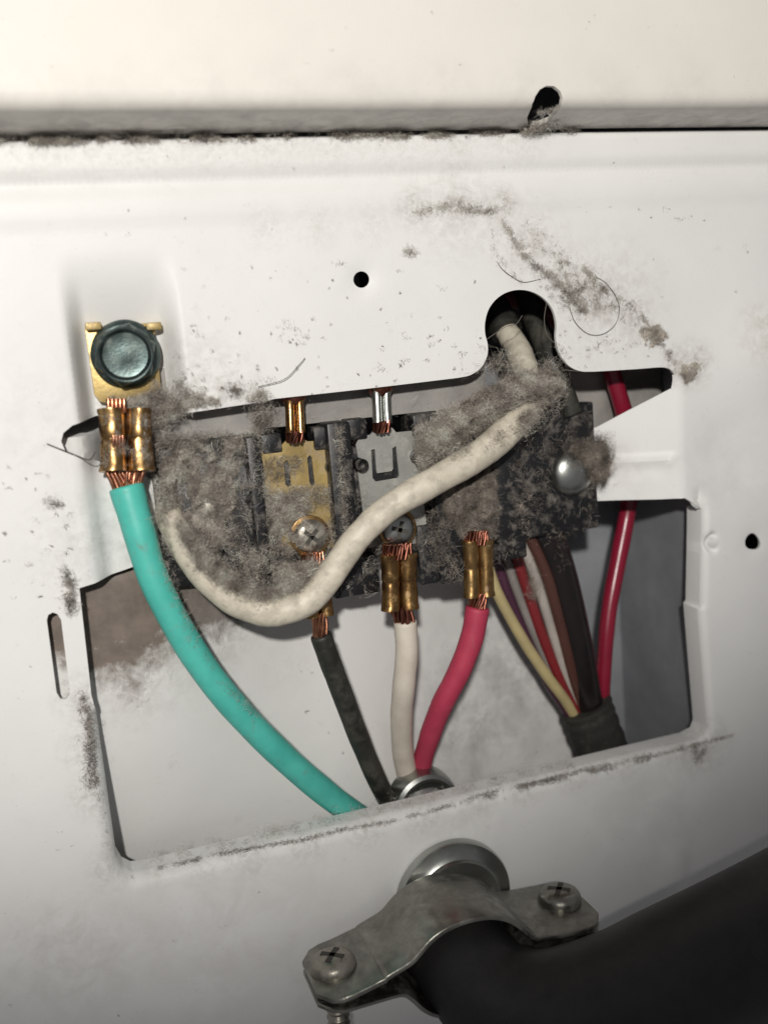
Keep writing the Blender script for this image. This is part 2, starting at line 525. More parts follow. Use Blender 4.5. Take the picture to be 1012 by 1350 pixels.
def sheet(name, outer, holes, extra, fmap, thick, m, parent=None, smooth=40, bstep=6.0, label=None):
    """sheet metal: a holed outline triangulated with extra inner points, bent by fmap(uv) -> uvd and given its thickness"""
    loops = [dens(outer, bstep)] + [dens(h, min(bstep, 3.0)) for h in holes]
    allp, edges = [], []
    for L in loops:
        k = len(allp)
        allp += [tuple(p) for p in L]
        edges += [(k + i, k + (i + 1) % len(L)) for i in range(len(L))]
    nb = len(allp)
    ex = np.asarray(extra, float).reshape(-1, 2)
    if len(ex):
        ok = inpoly(ex, loops[0])
        for h in loops[1:]:
            ok &= ~inpoly(ex, h)
        ex = ex[ok]
        allp += [tuple(p) for p in ex]
    res = delaunay_2d_cdt([Vector(p) for p in allp], edges, [], 0, 1e-4)
    V2 = np.array([tuple(p) for p in res[0]])
    T = np.array([f for f in res[2]])
    cen = V2[T].mean(axis=1)
    ok = inpoly(cen, loops[0])
    for h in loops[1:]:
        ok &= ~inpoly(cen, h)
    T = T[ok]
    used = np.unique(T)
    remap = -np.ones(len(V2), int); remap[used] = np.arange(len(used))
    V2 = V2[used]; T = remap[T]
    P = fmap(V2)
    e1 = P[T[:, 1]] - P[T[:, 0]]; e2 = P[T[:, 2]] - P[T[:, 0]]
    fn = np.cross(e1, e2)
    N = np.zeros_like(P)
    for k in range(3):
        np.add.at(N, T[:, k], fn)
    N /= np.linalg.norm(N, axis=1)[:, None] + 1e-12
    # inward side is +d for an unbent sheet
    if N[:, 2].mean() < 0:
        N = -N; T = T[:, ::-1]
    B = P + N * thick
    E = {}
    for t in T:
        for a, b in ((t[0], t[1]), (t[1], t[2]), (t[2], t[0])):
            E[(a, b)] = E.get((a, b), 0) + 1
    n = len(P)
    faces = [tuple(int(i) for i in t) for t in T[:, ::-1]] + [tuple(int(i) + n for i in t) for t in T]
    for (a, b) in E:
        if (b, a) not in E:
            faces.append((int(a), int(b), int(b) + n, int(a) + n))
    mb = MB()
    mb.v = [tuple(p) for p in np.vstack([P, B])]
    mb.f = faces
    return mb.build(name, m, parent, smooth=smooth, label=label, fixn=False)


def grid(u0, u1, v0, v1, st):
    a, b = np.meshgrid(np.arange(u0, u1, st), np.arange(v0, v1, st))
    return np.stack([a.ravel(), b.ravel()], 1)


def sst(x, a, b):
    t = np.clip((np.asarray(x, float) - a) / (b - a), 0, 1)
    return t * t * (3 - 2 * t)


# value noise for numpy
_tab = rng.random((256, 256))


def vnoise(P, scale, octv=3):
    P = np.asarray(P, float)
    out = np.zeros(len(P)); amp = 1.0; tot = 0
    for o in range(octv):
        q = P[:, :2] / scale * (2 ** o) + 17.3 * o
        i = np.floor(q).astype(int); f = q - i; f = f * f * (3 - 2 * f)
        g = lambda a, b: _tab[(i[:, 0] + a) % 256, (i[:, 1] + b) % 256]
        out += amp * ((g(0, 0) * (1 - f[:, 0]) + g(1, 0) * f[:, 0]) * (1 - f[:, 1]) + (g(0, 1) * (1 - f[:, 0]) + g(1, 1) * f[:, 0]) * f[:, 1])
        tot += amp; amp *= 0.55
    return out / tot


# ------------------------------------------------------------------ THE SHEET METAL
LIPR, LIPL = 20.0, 22.0
LD = LIPR + LIPL
TDL = 50.0
TD = 92.0                                        # depth of the two mounting tongues
def smooth_px(ctrl, n=7):
    return [(q[0], q[1], 0) for q in spline([(x, y, 0) for x, y in ctrl], n)]


keyhole = smooth_px([(605, 498), (620, 494.5), (634, 485), (642, 470), (643, 455), (639.5, 440), (639.5, 424), (644.5, 407), (655, 393.5), (669, 385), (686, 382), (703, 385.5), (718, 395),
                     (728.5, 409), (733, 427), (732.5, 444), (735, 460), (742, 474), (752, 484), (766, 489.5), (782, 490)])
top_edge = [(200, 553, 0), (240, 546, 0), (300, 537, 0), (352, 529, 0), (362, 526, 0), (480, 513, 0), (560, 503.5, 0)] + keyhole + smooth_px([(840, 486.5), (868, 484.3), (880, 485.5), (887, 491), (889, 499), (888, 512)], 4)
r_tongue = [(790, 562, 62), (730, 590, TD), (690, 600, TD), (690, 672, TD), (760, 660, TD), (800, 658, 70), (904, 657, 0)]
right_lip = [(907, 668, LD), (905, 792, LD), (902, 795, LD), (914, 935, LD), (915, 950, LD), (911, 960, LD), (898, 967, LD)]
bottom_lip = [(560, 1048, LD), (190, 1133, LD), (172, 1135, LD), (160, 1129, LD), (152, 1115, LD), (126, 930, LD)]
l_tongue = [(121, 918, 0), (105, 776, 0), (180, 746, 28), (250, 726, TDL), (330, 712, TDL), (330, 640, TDL), (230, 640, TDL), (150, 616, 25), (118, 607, 0), (98, 601, 0), (86, 594, 0),
            (81, 582, 0), (84, 571, 0), (96, 561, 0), (130, 550, 0), (165, 551, 0)]
opening_px = top_edge + r_tongue + right_lip + bottom_lip + l_tongue
opening = [at(*p)[:2] for p in opening_px]
lip_line = [at(904, 657, LD)[:2]] + [at(*p)[:2] for p in right_lip + bottom_lip]


def ring_px(cx, cy, rx, ry, n=20, wob=0.0, ang=0.0):
    out = []
    for k in range(n):
        t = 2 * math.pi * k / n
        q = 1 + wob * math.sin(2 * t + 1) + wob * math.sin(3 * t)
        x, y = rx * q * math.cos(t), ry * q * math.sin(t)
        out.append(at(cx + x * math.cos(ang) - y * math.sin(ang), cy + x * math.sin(ang) + y * math.cos(ang), 0)[:2])
    return out


hole_small = ring_px(478, 368, 10.5, 11)
hole_right = ring_px(994, 715, 9.5, 11.5, wob=0.07)
slot = [at(x, y)[:2] for x, y in ((62, 818), (64, 811), (70, 808), (76, 810), (81, 818), (92, 908), (92, 916), (87, 922), (80, 922), (75, 914))]

UA, UB, VB = -500.0, 2100.0, 1900.0
VT = at(500, 176, 0)[1]
uP0, uP1 = at(118, 470)[0], at(230, 440)[0]
TIPL, TIPR = at(110, 690)[0], at(898, 590)[0]
v_t0, v_t1 = at(160, 560)[1], at(160, 800)[1]
groove_v = at(500, 232)[1]
step_v = at(500, 281)[1]
g_c = at(1010, 470)[:2]


def panel_map(uv):
    u, v = uv[:, 0], uv[:, 1]
    d = np.zeros(len(u))
    # rolled top edge
    t = v - VT
    R = 9.0
    k = t < R
    d[k] += R - np.sqrt(np.maximum(0, R * R - (R - t[k]) ** 2))
    # pressed groove and step along the top
    d += 7.0 * np.exp(-((v - groove_v) / 11.0) ** 2)
    d += 2.5 * sst(v, step_v - 9, step_v + 5)
    # gentle oil-canning
    d += 3.0 * np.sin(u / 210.0 + 0.7) * np.sin(v / 260.0 + 0.4)
    # pocket for the ground screw
    vv0, vv1 = at(165, 318)[1], at(165, 470)[1]
    vv2 = at(165, 570)[1]
    pk = sst(u, uP0 - 24, uP0 + 2) * (1 - sst(u, uP1 - 16, uP1 + 12)) * sst(v, vv0, vv1) ** 1.3 * (1 - sst(v, vv2 + 10, vv2 + 60))
    d += 43.0 * pk
    # dimple round the pilot hole
    c = at(478, 368)[:2]
    d += 5.0 * np.exp(-(((u - c[0]) ** 2 + (v - c[1]) ** 2) / 17.0 ** 2))
    c = at(994, 715)[:2]
    d += 3.5 * np.exp(-(((u - c[0]) ** 2 + (v - c[1]) ** 2) / 18.0 ** 2))
    # crescent dents
    c = at(943, 716)[:2]
    rr = np.hypot(u - c[0], v - c[1])
    d += 6.5 * np.exp(-((rr - 11) / 4.5) ** 2) * (0.5 - 0.5 * np.tanh((u - c[0] - 3) / 4.0))
    c = at(890, 1148)[:2]
    d -= 15.0 * np.exp(-(((u - c[0]) / 22) ** 2 + ((v - c[1]) / 34) ** 2))
    # bulge right of the tongue
    d -= 16.0 * np.exp(-(((u - g_c[0]) / 95) ** 2 + ((v - g_c[1]) / 70) ** 2))
    d += 9.0 * np.exp(-(((u - at(960, 590)[0]) / 60) ** 2 + ((v - at(960, 590)[1]) / 75) ** 2))
    # lips of the lower opening
    near = (u > 0) & (u < 1250) & (v > 560) & (v < 1350)
    tt = np.full(len(u), 1e9)
    tt[near] = dist_polyline(uv[near], lip_line)
    Rv = LIPR - 8.0 * sst(u, 860, 1010)
    k = tt < Rv
    d[k] += Rv[k] - np.sqrt(np.maximum(0, Rv[k] ** 2 - (Rv[k] - tt[k]) ** 2))
    d[tt < 0.05] += LIPL + LIPR - Rv[tt < 0.05]
    # tongues
    lt = (v > v_t0) & (v < v_t1) & (u < 600)
    d[lt] += (TDL * (.45 * sst(u, TIPL + 2, TIPL + 30) + .55 * sst(u, TIPL + 28, TIPL + 135)))[lt]
    vr0, vr1 = at(820, 500)[1], at(900, 657.5)[1]
    rt = (v > vr0) & (v < vr1 + 12) & (u > 600)
    top_in = v > at(888, 509)[1] - (u - at(888, 509)[0]) * 0.0
    k = rt & (u < TIPR + 2)
    rib = at(850, 609, 40)[1]
    d[k] += (TD * (1 - np.clip((u - (TIPR - 150)) / 150.0, 0, 1) ** 1.15))[k] - 9.0 * (np.exp(-((v - rib) / 5.0) ** 2) * sst(u, TIPR - 105, TIPR - 85) * (1 - sst(u, TIPR - 14, TIPR - 4)))[k] \
        - (5.0 * sst(v, rib - 2, rib + 22) * sst(u, TIPR - 120, TIPR - 95) * (1 - sst(u, TIPR - 30, TIPR - 6)))[k]
    # only the tongue itself is bent: metal above the opening keeps its plane
    return np.stack([u, v, d], 1)



outer = [(UA, VT), (UB, VT), (UB, VB), (UA, VB)]
ext = [grid(UA + 20, UB, VT + 22, VB, 34)]
ext = [e[(e[:, 0] < -120) | (e[:, 0] > 1330) | (e[:, 1] > 1480)] for e in ext]
fine = grid(-118, 1330, VT + 12, 1480, 8.0)
near_lip = dist_polyline(fine, lip_line) < LIPR + 3
ext.append(fine[~near_lip])
for k in (0.015, 0.05, 0.12, 0.22, 0.36, 0.52, 0.7, 0.88, 1.05):     # rows following the rolled lip
    L = np.array(dens([tuple(p) for p in lip_line], 3.0, closed=False))
    tg = np.gradient(L, axis=0); tg /= np.linalg.norm(tg, axis=1)[:, None]
    nrm = np.stack([-tg[:, 1], tg[:, 0]], 1)
    off = L + nrm * (k * LIPR)
    if inpoly(off[len(off) // 2:len(off) // 2 + 1], opening)[0]:
        off = L - nrm * (k * LIPR)
    dd = dist_polyline(off, lip_line)
    ext.append(off[dd > k * LIPR * 0.93])
us = np.arange(UA + 6, UB, 6.0)
for k in (0.6, 1.6, 3.2, 5.5, 8, 11):
    ext.append(np.stack([us, np.full(len(us), VT + k)], 1))
gv = np.arange(groove_v - 26, groove_v + 28, 4.0)
us2 = np.arange(-118, 1330, 8.0) + 4
ext.append(np.array([(a, b) for b in gv for a in us2]))
ext.append(grid(uP0 - 40, uP0 + 12, at(165, 305)[1], at(165, 560)[1], 4.0) + 1.7)
ext.append(grid(at(943, 716)[0] - 24, at(943, 716)[0] + 24, at(943, 716)[1] - 24, at(943, 716)[1] + 24, 2.6) + .4)
ext.append(grid(uP1 - 20, uP1 + 16, at(165, 305)[1], at(165, 560)[1], 2.5) + 1.1)

panel = thing("rear_panel", at(506, 1340, 0), "large white enamelled sheet metal panel with a wide cut-out exposing the wiring", "panel")
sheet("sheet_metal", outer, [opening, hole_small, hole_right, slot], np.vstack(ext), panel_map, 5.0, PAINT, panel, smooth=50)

# upper cover with its rolled lower lip
CVD = -88.0
va = at(500, 134, CVD)[1]
vb = at(500, 173, 4)[1]
prof = [np.array([va - 900, CVD]), np.array([va - 14, CVD])]
P0, P1, P2, P3 = np.array([va - 14, CVD]), np.array([va + 2, CVD]), np.array([va + 4, CVD + 6]), np.array([va + 6, CVD + 16])
for k in range(1, 25):
    t = k / 24
    prof.append((1 - t) ** 3 * P0 + 3 * (1 - t) ** 2 * t * P1 + 3 * (1 - t) * t * t * P2 + t ** 3 * P3)
prof += [np.array([va + 6 + (vb - va - 6) * t, CVD + 16 + (4 - CVD - 16) * t]) for t in (.25, .5, .75, 1.0)]
prof = np.array(prof)
sl = np.concatenate([[0], np.cumsum(np.linalg.norm(np.diff(prof, axis=0), axis=1))])


def cover_map(uv):
    v = np.interp(uv[:, 1], sl, prof[:, 0])
    d = np.interp(uv[:, 1], sl, prof[:, 1])
    d = d + 1.5 * np.sin(uv[:, 0] / 170.0) * np.exp(-((sl[-1] - uv[:, 1]) / 60.0) ** 2)
    return np.stack([uv[:, 0], v, d], 1)


s1 = sl[1]

def hv(x, y):
    best = None                                   # where the sight line meets the bent sheet
    for i in range(1, len(prof) - 1):
        for t in np.linspace(0, 1, 12):
            q = prof[i] * (1 - t) + prof[i + 1] * t
            p = at(x, y, q[1])
            e = abs(p[1] - q[0])
            if best is None or e < best[0]:
                best = (e, p[0], sl[i] * (1 - t) + sl[i + 1] * t)
    if at(x, y, CVD)[1] < prof[1][0]:
        return at(x, y, CVD)[0], s1 + (at(x, y, CVD)[1] - prof[1][0])
    return best[1], best[2]


cover_hole = [hv(*p) for p in ((701, 137), (705, 127), (711, 118), (720, 113), (730, 113.5), (738, 120), (741, 129), (739, 138), (733, 149), (722, 160), (708, 166), (695, 165), (694, 156), (698, 146))]
cov = [grid(UA + 10, UB, 30, s1 - 20, 60), grid(UA + 7, UB, s1 - 18, sl[-1] - 2, 9.0)]
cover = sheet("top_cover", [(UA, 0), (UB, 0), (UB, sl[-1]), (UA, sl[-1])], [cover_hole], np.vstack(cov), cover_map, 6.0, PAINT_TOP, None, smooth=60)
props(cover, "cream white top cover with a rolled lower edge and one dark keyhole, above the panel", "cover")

# inner plate and cabinet
PD = 126.0


def plate_d(u, v):
    w = (1 - sst(v, 840, 1330)) * sst(v, 675, 715) * (1 - sst(u, 150, 440))
    w = np.maximum(w, 1.2 * (1 - sst(u, 135, 190)) * sst(v, 515, 540) * (1 - sst(v, 600, 618)))
    return PD - (82 + 16 * (1 - sst(u, 92, 122))) * w + 88 * sst(u, 430, 800)


pu1 = at(766, 850, PD + 62)[0]
inner = thing("inner_plate", at(400, 1300, PD), "pale inner plate behind the wires, stained brown at its upper corner", "plate")
pv0 = at(400, 516, PD)[1] - 6


def inner_map(uv):
    u, v = uv[:, 0], uv[:, 1]
    d = plate_d(u, v) + 4 * np.sin(u / 150) * np.sin(v / 190) + 14 * sst(u, pu1 - 14, pu1)
    return np.stack([u, v, d], 1)


pk1, pk2 = at(190, 600, 150)[0], at(400, 628, PD)[1]
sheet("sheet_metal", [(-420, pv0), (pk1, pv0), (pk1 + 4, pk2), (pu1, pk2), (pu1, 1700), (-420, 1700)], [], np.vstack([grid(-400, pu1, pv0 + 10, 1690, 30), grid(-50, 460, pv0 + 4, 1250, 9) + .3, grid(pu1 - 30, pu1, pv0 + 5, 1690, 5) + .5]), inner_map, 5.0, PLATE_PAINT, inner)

ru0, ru1, ru2 = at(196, 560, 46)[0], at(348, 560, 46)[0], at(640, 520, 46)[0]
rv0, rv1, rv2 = at(400, 470, 46)[1], at(270, 578, 46)[1], at(480, 551, 46)[1]
backing = sheet("added_backing", [(ru0, rv0), (ru2, rv0), (ru2, rv2), (ru1, rv2), (ru1, rv1), (ru0, rv1)], [], np.vstack([grid(ru0 + 5, ru2, rv0 + 5, rv1, 12.0)]),
             lambda uv: np.stack([uv[:, 0], uv[:, 1], 46 + 5 * np.exp(-((uv[:, 1] - rv2 + 14) / 5.0) ** 2) + 2 * np.sin(uv[:, 0] / 60.0)], 1), 4.0, BACKINGM, None)
props(backing, "added dusty grey light-catching rail just behind the top of the terminal block", "backing")  # sheet added behind the block's top so the gap catches light
qu0, qu1 = at(738, 520, 112)[0], at(916, 800, LD)[0] + 12
qv0, qv1 = at(820, 462, 112)[1], at(820, 590, 112)[1]
strip = sheet("added_strip", [(qu0, qv0), (qu1, qv0), (qu1, qv1), (qu0, qv1)], [], grid(qu0 + 6, qu1, qv0 + 6, qv1, 10.0),
              lambda uv: np.stack([uv[:, 0], uv[:, 1], 112 + 14 * sst(uv[:, 0], qu0 + 70, qu0 + 120) + 4 * np.exp(-((uv[:, 1] - qv0 - 50) / 9.0) ** 2)], 1), 4.0, BACKINGM, None)
props(strip, "dull grey strip added to catch light behind the pointed notch and the crimson wire", "metal strip")  # added close behind the notch so the torch has a surface to light
cab = MB()
CU0, CU1, CV0, CV1, CD = UA + 5, UB - 5, VT - 560, VB - 8, 285.0
uW = at(916, 800, LD)[0] + 14
cab.add([(uW, CV0 + 300, 46), (uW, CV1 - 300, 46), (uW, CV1 - 300, CD), (uW, CV0 + 300, CD)], [(0, 1, 2, 3)])  # side wall added to catch torch light where a shadow strip would show
cab.add([(CU0, CV0, CD), (CU1, CV0, CD), (CU1, CV1, CD), (CU0, CV1, CD), (CU0, CV0, 12), (CU1, CV0, 12), (CU1, CV1, 12), (CU0, CV1, 12)],
        [(0, 1, 2, 3), (0, 4, 5, 1), (1, 5, 6, 2), (2, 6, 7, 3), (3, 7, 4, 0)])
cabinet = cab.build("cabinet_interior", GALV, None, fixn=True)
props(cabinet, "dark grey steel interior wall far behind the opening", None, None, "structure")


# ------------------------------------------------------------------ connectors and wires
def crimp(name, p0, p1, hw, hd, m, parent, front=(0, 0, -1), smooth=40, bell=1.05, groove=True):
    """B-crimped barrel between two points; hw half width, hd half depth"""
    p0, p1 = np.asarray(p0, float), np.asarray(p1, float)
    ax = p1 - p0; L = np.linalg.norm(ax); ax /= L
    fr = np.asarray(front, float); fr = fr - ax * (fr @ ax); fr /= np.linalg.norm(fr)
    sd = np.cross(ax, fr)
    sec = []
    for k in range(13):
        t = math.pi - math.pi * k / 12
        x, y = -hw / 2 + hw / 2 * math.cos(t), hd * (0.25 + 0.75 * math.sin(t))
        sec.append((x, y))
    for k in range(13):
        t = math.pi - math.pi * k / 12
        x, y = hw / 2 + hw / 2 * math.cos(t), hd * (0.25 + 0.75 * math.sin(t))
        sec.append((x, y))
    for k in range(1, 12):
        t = math.pi * k / 12
        sec.append((hw * math.cos(t), -hd * math.sin(t) + hd * 0.25 * (1 - math.sin(t))))
    st = [(0, bell), (.04, bell), (.09, 1.0), (.3, .985)]
    if groove:
        st += [(.45, .98), (.47, .945), (.50, .94), (.53, .975)]
    st += [(.72, 1.0), (.90, 1.005), (.95, bell), (1, bell * 1.01)]
    mb = MB(); vs = []; fs = []; n = len(sec)
    for (t, sc) in st:
        for (x, y) in sec:
            jit = 0.012 * hw
            vs.append(p0 + ax * L * t + sd * (x * sc + rng.normal(0, jit)) + fr * (y * sc + rng.normal(0, jit)))
    for i in range(len(st) - 1):
        for k in range(n):
            fs.append((i * n + k, i * n + (k + 1) % n, (i + 1) * n + (k + 1) % n, (i + 1) * n + k))
    fs += [tuple(range(n))[::-1], tuple((len(st) - 1) * n + k for k in range(n))]
    mb.add(vs, fs)
    return mb.build(name, m, parent, smooth=smooth)


def strands(p0, p1, rad, parent, m, n=22, sr=2.3, twist=0.9, kind='stuff', spread0=1.0, spread1=1.0):
    p0, p1 = np.asarray(p0, float), np.asarray(p1, float)
    ax = p1 - p0; L = np.linalg.norm(ax); ax /= L
    a = np.cross(ax, [0, 0, 1.0]); a /= np.linalg.norm(a); b = np.cross(ax, a)
    mb = MB()
    for k in range(n):
        q = math.sqrt((k + .5) / n) * (rad - sr * 0.6); th = k * 2.39996
        pts = []
        l1 = 1 + rng.normal(0, .02)
        for i in range(5):
            t = i / 4
            sp = spread0 + (spread1 - spread0) * t
            tw = th + twist * t
            pts.append(p0 + ax * L * t * l1 + (a * math.cos(tw) + b * math.sin(tw)) * q * sp + rng.normal(0, .25, 3))
        mb.tube(pts, sr, n=7)
    return mb.build("copper_strands", m, parent, smooth=60, kind=kind)


def wire_tube(path, rad, n=18, res=10, rim=True, wob=0.012, end=True):
    pts = spline(px(path), res)
    R = np.full(len(pts), float(rad)) if not hasattr(rad, '__len__') else np.interp(np.linspace(0, 1, len(pts)), np.linspace(0, 1, len(rad)), rad)
    R = R * (1 + wob * np.sin(np.arange(len(pts)) * 0.7) + rng.normal(0, wob * .4, len(pts)))
    mb = MB()
    if rim:
        t0 = pts[0] - pts[1]; t0 /= np.linalg.norm(t0)
        pts = [pts[0] - t0 * 8, pts[0] - t0 * 4, pts[0] - t0 * 1.0, pts[0]] + pts[1:]
        R = np.concatenate([[R[0] * .72, R[0] * .76, R[0] * .93, R[0]], R[1:]])
        pts[0], pts[1] = pts[3] - t0 * -1.0, pts[3] + t0 * 2.0
        pts[2] = pts[3] + t0 * 1.5
    mb.tube(pts, list(R), n=n)
    return mb


def lug_tongue(cx, cy, rad, toward, d, th, m, parent, neck=14):
    c = at(cx, cy, d); q = at(*toward, d)
    ax = (q - c)[:2]; L = np.linalg.norm(ax); ax /= L; sd = np.array([-ax[1], ax[0]])
    poly = []
    for k in range(17):
        t = math.radians(45 + 270 * k / 16)
        poly.append(c[:2] + (ax * math.cos(t) + sd * math.sin(t)) * rad)
    poly.append(c[:2] + ax * L - sd * neck)
    poly.append(c[:2] + ax * L + sd * neck)
    return MB().prism([tuple(p) for p in poly], d - th, d, bev=0.8).build("ring_tongue", m, parent)


def pan_screw(name, c, rad, hgt, m, label, cat, group=None, axis=(0, 0, -1), cross=True, shank=20, rot=0.5, thread=None):
    """pan head screw with a cross recess and a shank below the head"""
    c = np.asarray(c, float); ax = np.asarray(axis, float); ax /= np.linalg.norm(ax)
    t = thing(name, c, label, cat, group)
    pr = [(rad * .5, 0), (rad, 0), (rad * 1.0, hgt * .25), (rad * .97, hgt * .5), (rad * .86, hgt * .75), (rad * .66, hgt * .92), (rad * .4, hgt), (rad * .1, hgt * 1.02)]
    MB().lathe(c, ax, pr, n=28).build("screw_head", m, t, smooth=50)
    if cross:
        a = np.cross(ax, [0.31, 0.9, 0.17]); a /= np.linalg.norm(a); b = np.cross(ax, a)
        a, b = a * math.cos(rot) + b * math.sin(rot), b * math.cos(rot) - a * math.sin(rot)
        mb = MB()
        for e, g in ((a, b), (b, a)):
            vs = []
            for z in (hgt * .6, hgt * 1.035):
                for sx, sy in ((-1, -1), (1, -1), (1, 1), (-1, 1)):
                    vs.append(c + ax * z + e * sx * rad * .52 + g * sy * rad * .12)
            mb.add(vs, [(0, 1, 2, 3), (4, 5, 6, 7), (0, 1, 5, 4), (1, 2, 6, 5), (2, 3, 7, 6), (3, 0, 4, 7)])
        mb.build("cross_recess", RECESS, t)
    if thread is None:
        MB().lathe(c, ax, [(rad * .42, -shank), (rad * .42, -1)], n=16).build("shank", m, t)
    else:
        pr = []
        k = int(shank / thread)
        for i in range(k):
            z = -shank + i * thread
            pr += [(rad * .38, z), (rad * .50, z + thread * .5)]
        pr.append((rad * .4, -1))
        MB().lathe(c, ax, pr, n=20).build("threaded_shank", m, t, smooth=20)
    return t


# -- ground connection in its pocket
gd = 30.0
GO = 8.0
gt = thing("ground_wire", at(470, 1075, 70), "thick teal green insulated wire with a brass crimp lug, bending down under the opening", "wire")
c0 = at(163, 470, gd)
tabw0, tabw1 = at(117, 470, gd)[0], at(208, 470, gd)[0]
tv0, tv1 = at(163, 428, gd)[1], at(163, 528, gd)[1]
tab = [(tabw0, tv0), (tabw1, tv0), (tabw1, tv1 - 12), (tabw1 - 14, tv1), (tabw0 + 20, tv1 + 3), (tabw0 + 6, tv1 - 1), (tabw0 + 1, tv1 - 10)]
lug = MB().prism(tab, gd, gd + 5, bev=1.0)
lug.build("lug_tab", BRASS_DUSTY, gt)
for x in (123, 202):
    e = at(x, 431, gd)
    MB().box(e[0] - 9, e[0] + 9, e[1] - 5, e[1] + 4, gd - 12, gd + 2, 1.5).build("tab_ear", BRASS_DUSTY, gt)
pb0, pb1 = at(165, 541, 8 + GO), at(168, 622, -6 + GO)
crimp("crimp_barrel", pb0, pb1, 31.5, 20, BRASS, gt)
bt = MB()
for (x0, x1) in ((140, 154), (158, 170)):
    q0, q1 = at(x0, 524, 2), at(x1, 524, 2)
for k in range(5):
    x = 143 + k * 5.2
    bt.tube([at(x, 526, GO - 5), at(x + .3, 535, GO - 7), at(x + .5, 544, GO - 6)], 2.6, n=8)
bt.build("copper_strands", COPPER, gt, smooth=60, kind="stuff")
mb = MB()
for k in range(6):
    mb.tube([at(141 + k * 5.0, 622, GO - 9 + (k % 2) * 3), at(147 + k * 5.2, 634, GO - 11 + (k % 2) * 4), at(154 + k * 5.2, 652, GO - 9)], 2.7, n=8)
for k in range(7):
    mb.tube([at(168 + k * 3.6, 620, GO - 11 + (k % 2) * 4), at(167 + k * 3.2, 632, GO - 12 + (k % 3) * 3), at(166 + k * 3, 650, GO - 9)], 2.6, n=8)
for k in range(4):
    mb.tube([at(150 + k * 4.0, 574, GO - 18), at(150 + k * 4.2, 582, GO - 19), at(150 + k * 4, 590, GO - 18)], 2.4, n=8)
mb.build("copper_strands", COPPER, gt, smooth=60, kind="stuff")
# insulation
mb = wire_tube([(167, 643, 3), (181, 692, -4), (206, 770, -8), (256, 862, -4), (311, 934, 8), (376, 1000, 30), (440, 1054, 58), (500, 1097, 95)],
               [21, 19.5, 18.5, 18.5, 18.5, 18.5, 18.5, 18.5], n=24)
mb.build("insulation", TEAL, gt, smooth=60)

# green hex washer screw
sc_c = at(166, 467, gd)
gs = thing("ground_screw", at(166, 467, gd), "dark green hex washer head ground screw with a dished top clamping the brass lug", "screw")
gax = (-0.07, 0.05, -1.0)
MB().lathe(sc_c + [0, 0, -2], gax, [(18, 0), (41, 0.3), (41.5, 2.5), (40.5, 5), (38, 7), (35, 9), (20, 9.5)], n=56, wob=0.006).build("washer_flange", GREEN, gs, smooth=50)
MB().lathe(sc_c + [-1, 0, -2], gax, [(38.5, 7), (38.5, 20), (37.6, 24.5), (33.2, 28.5), (31.6, 29.3), (29.8, 28.6), (28.0, 25.2), (26.2, 22.6), (18, 21.4), (9, 22.0), (2, 22.3)], n=72, ngon=6, rot=0.32, wob=0.004, ngrows=3).build("hex_head", GREEN, gs, smooth=28)
MB().lathe(sc_c, (0, 0, 1), [(17, 0), (17, 60), (10, 70)], n=20).build("shank", GREEN, gs)

# -- terminal block
PLD = 26.0                                         # depth of the terminal plates' faces
tb = thing("terminal_block", at(500, 790, 90), "black plastic terminal block coated in grey lint, holding three terminal plates", "terminal block")
b = MB()
b.boxpx(206, 592, 660, 745, PLD + 6, 91, 3)
b.build("body", PLASTIC, tb)
MB().boxpx(655, 536, 786, 706, 62, 91, 3).build("mounting_ear", PLASTIC, tb)
MB().boxpx(204, 586, 330, 755, 48, 91, 3).build("mounting_ear", PLASTIC, tb)
for (x0, y0, x1, y1, d0) in ((441, 556, 471, 788, 4), (574, 545, 606, 770, 4), (334, 575, 350, 770, 10), (652, 560, 690, 738, 6)):
    mb = MB().boxpx(x0, y0, x1, y1, d0, 88, 2.5)
    mb.build("barrier", PLASTIC, tb)
for (x0, y0, x1, y1, d0) in ((414, 562, 446, 592, 20), (458, 552, 484, 580, 22), (545, 545, 578, 575, 18), (440, 735, 500, 786, 18), (552, 690, 612, 768, 16), (600, 540, 656, 600, 16), (345, 572, 372, 598, 24)):
    MB().boxpx(x0, y0, x1, y1, d0, 86, 2.5).build("ridge_block", PLASTIC, tb)
for (x, y, rr) in ((438, 615, 10), (456, 605, 9), (475, 613, 9), (550, 602, 10), (334, 612, 11), (336, 660, 12)):
    MB().lathe(at(x, y, 24), (0, 0, -1), [(rr, -6), (rr, 8), (rr * .85, 10), (rr * .6, 8), (rr * .5, 3), (1, 2)], n=18).build("boss", PLASTIC, tb)
MB().lathe(at(336, 745, 52), (0, 0, -1), [(31, -10), (31, 10), (27, 16), (18, 20), (6, 21)], n=30, wob=.01).build("dome_post", mat("dusty_post", (0.16, 0.14, 0.13), rough=.8, dust=.5), tb)

def plate(pts, hole_pts, m, label):
    o = sheet("terminal_plate", [at(x, y, PLD)[:2] for x, y in pts], [[at(x, y, PLD)[:2] for x, y in h] for h in hole_pts],
              np.zeros((0, 2)), lambda uv: np.stack([uv[:, 0], uv[:, 1], np.full(len(uv), PLD)], 1), 4.0, m, tb, label=label)
    return o


def arcpx(cx, cy, rr, a0, a1, n=8):
    return [(cx + rr * math.cos(math.radians(a0 + (a1 - a0) * k / n)), cy + rr * math.sin(math.radians(a0 + (a1 - a0) * k / n))) for k in range(n + 1)]


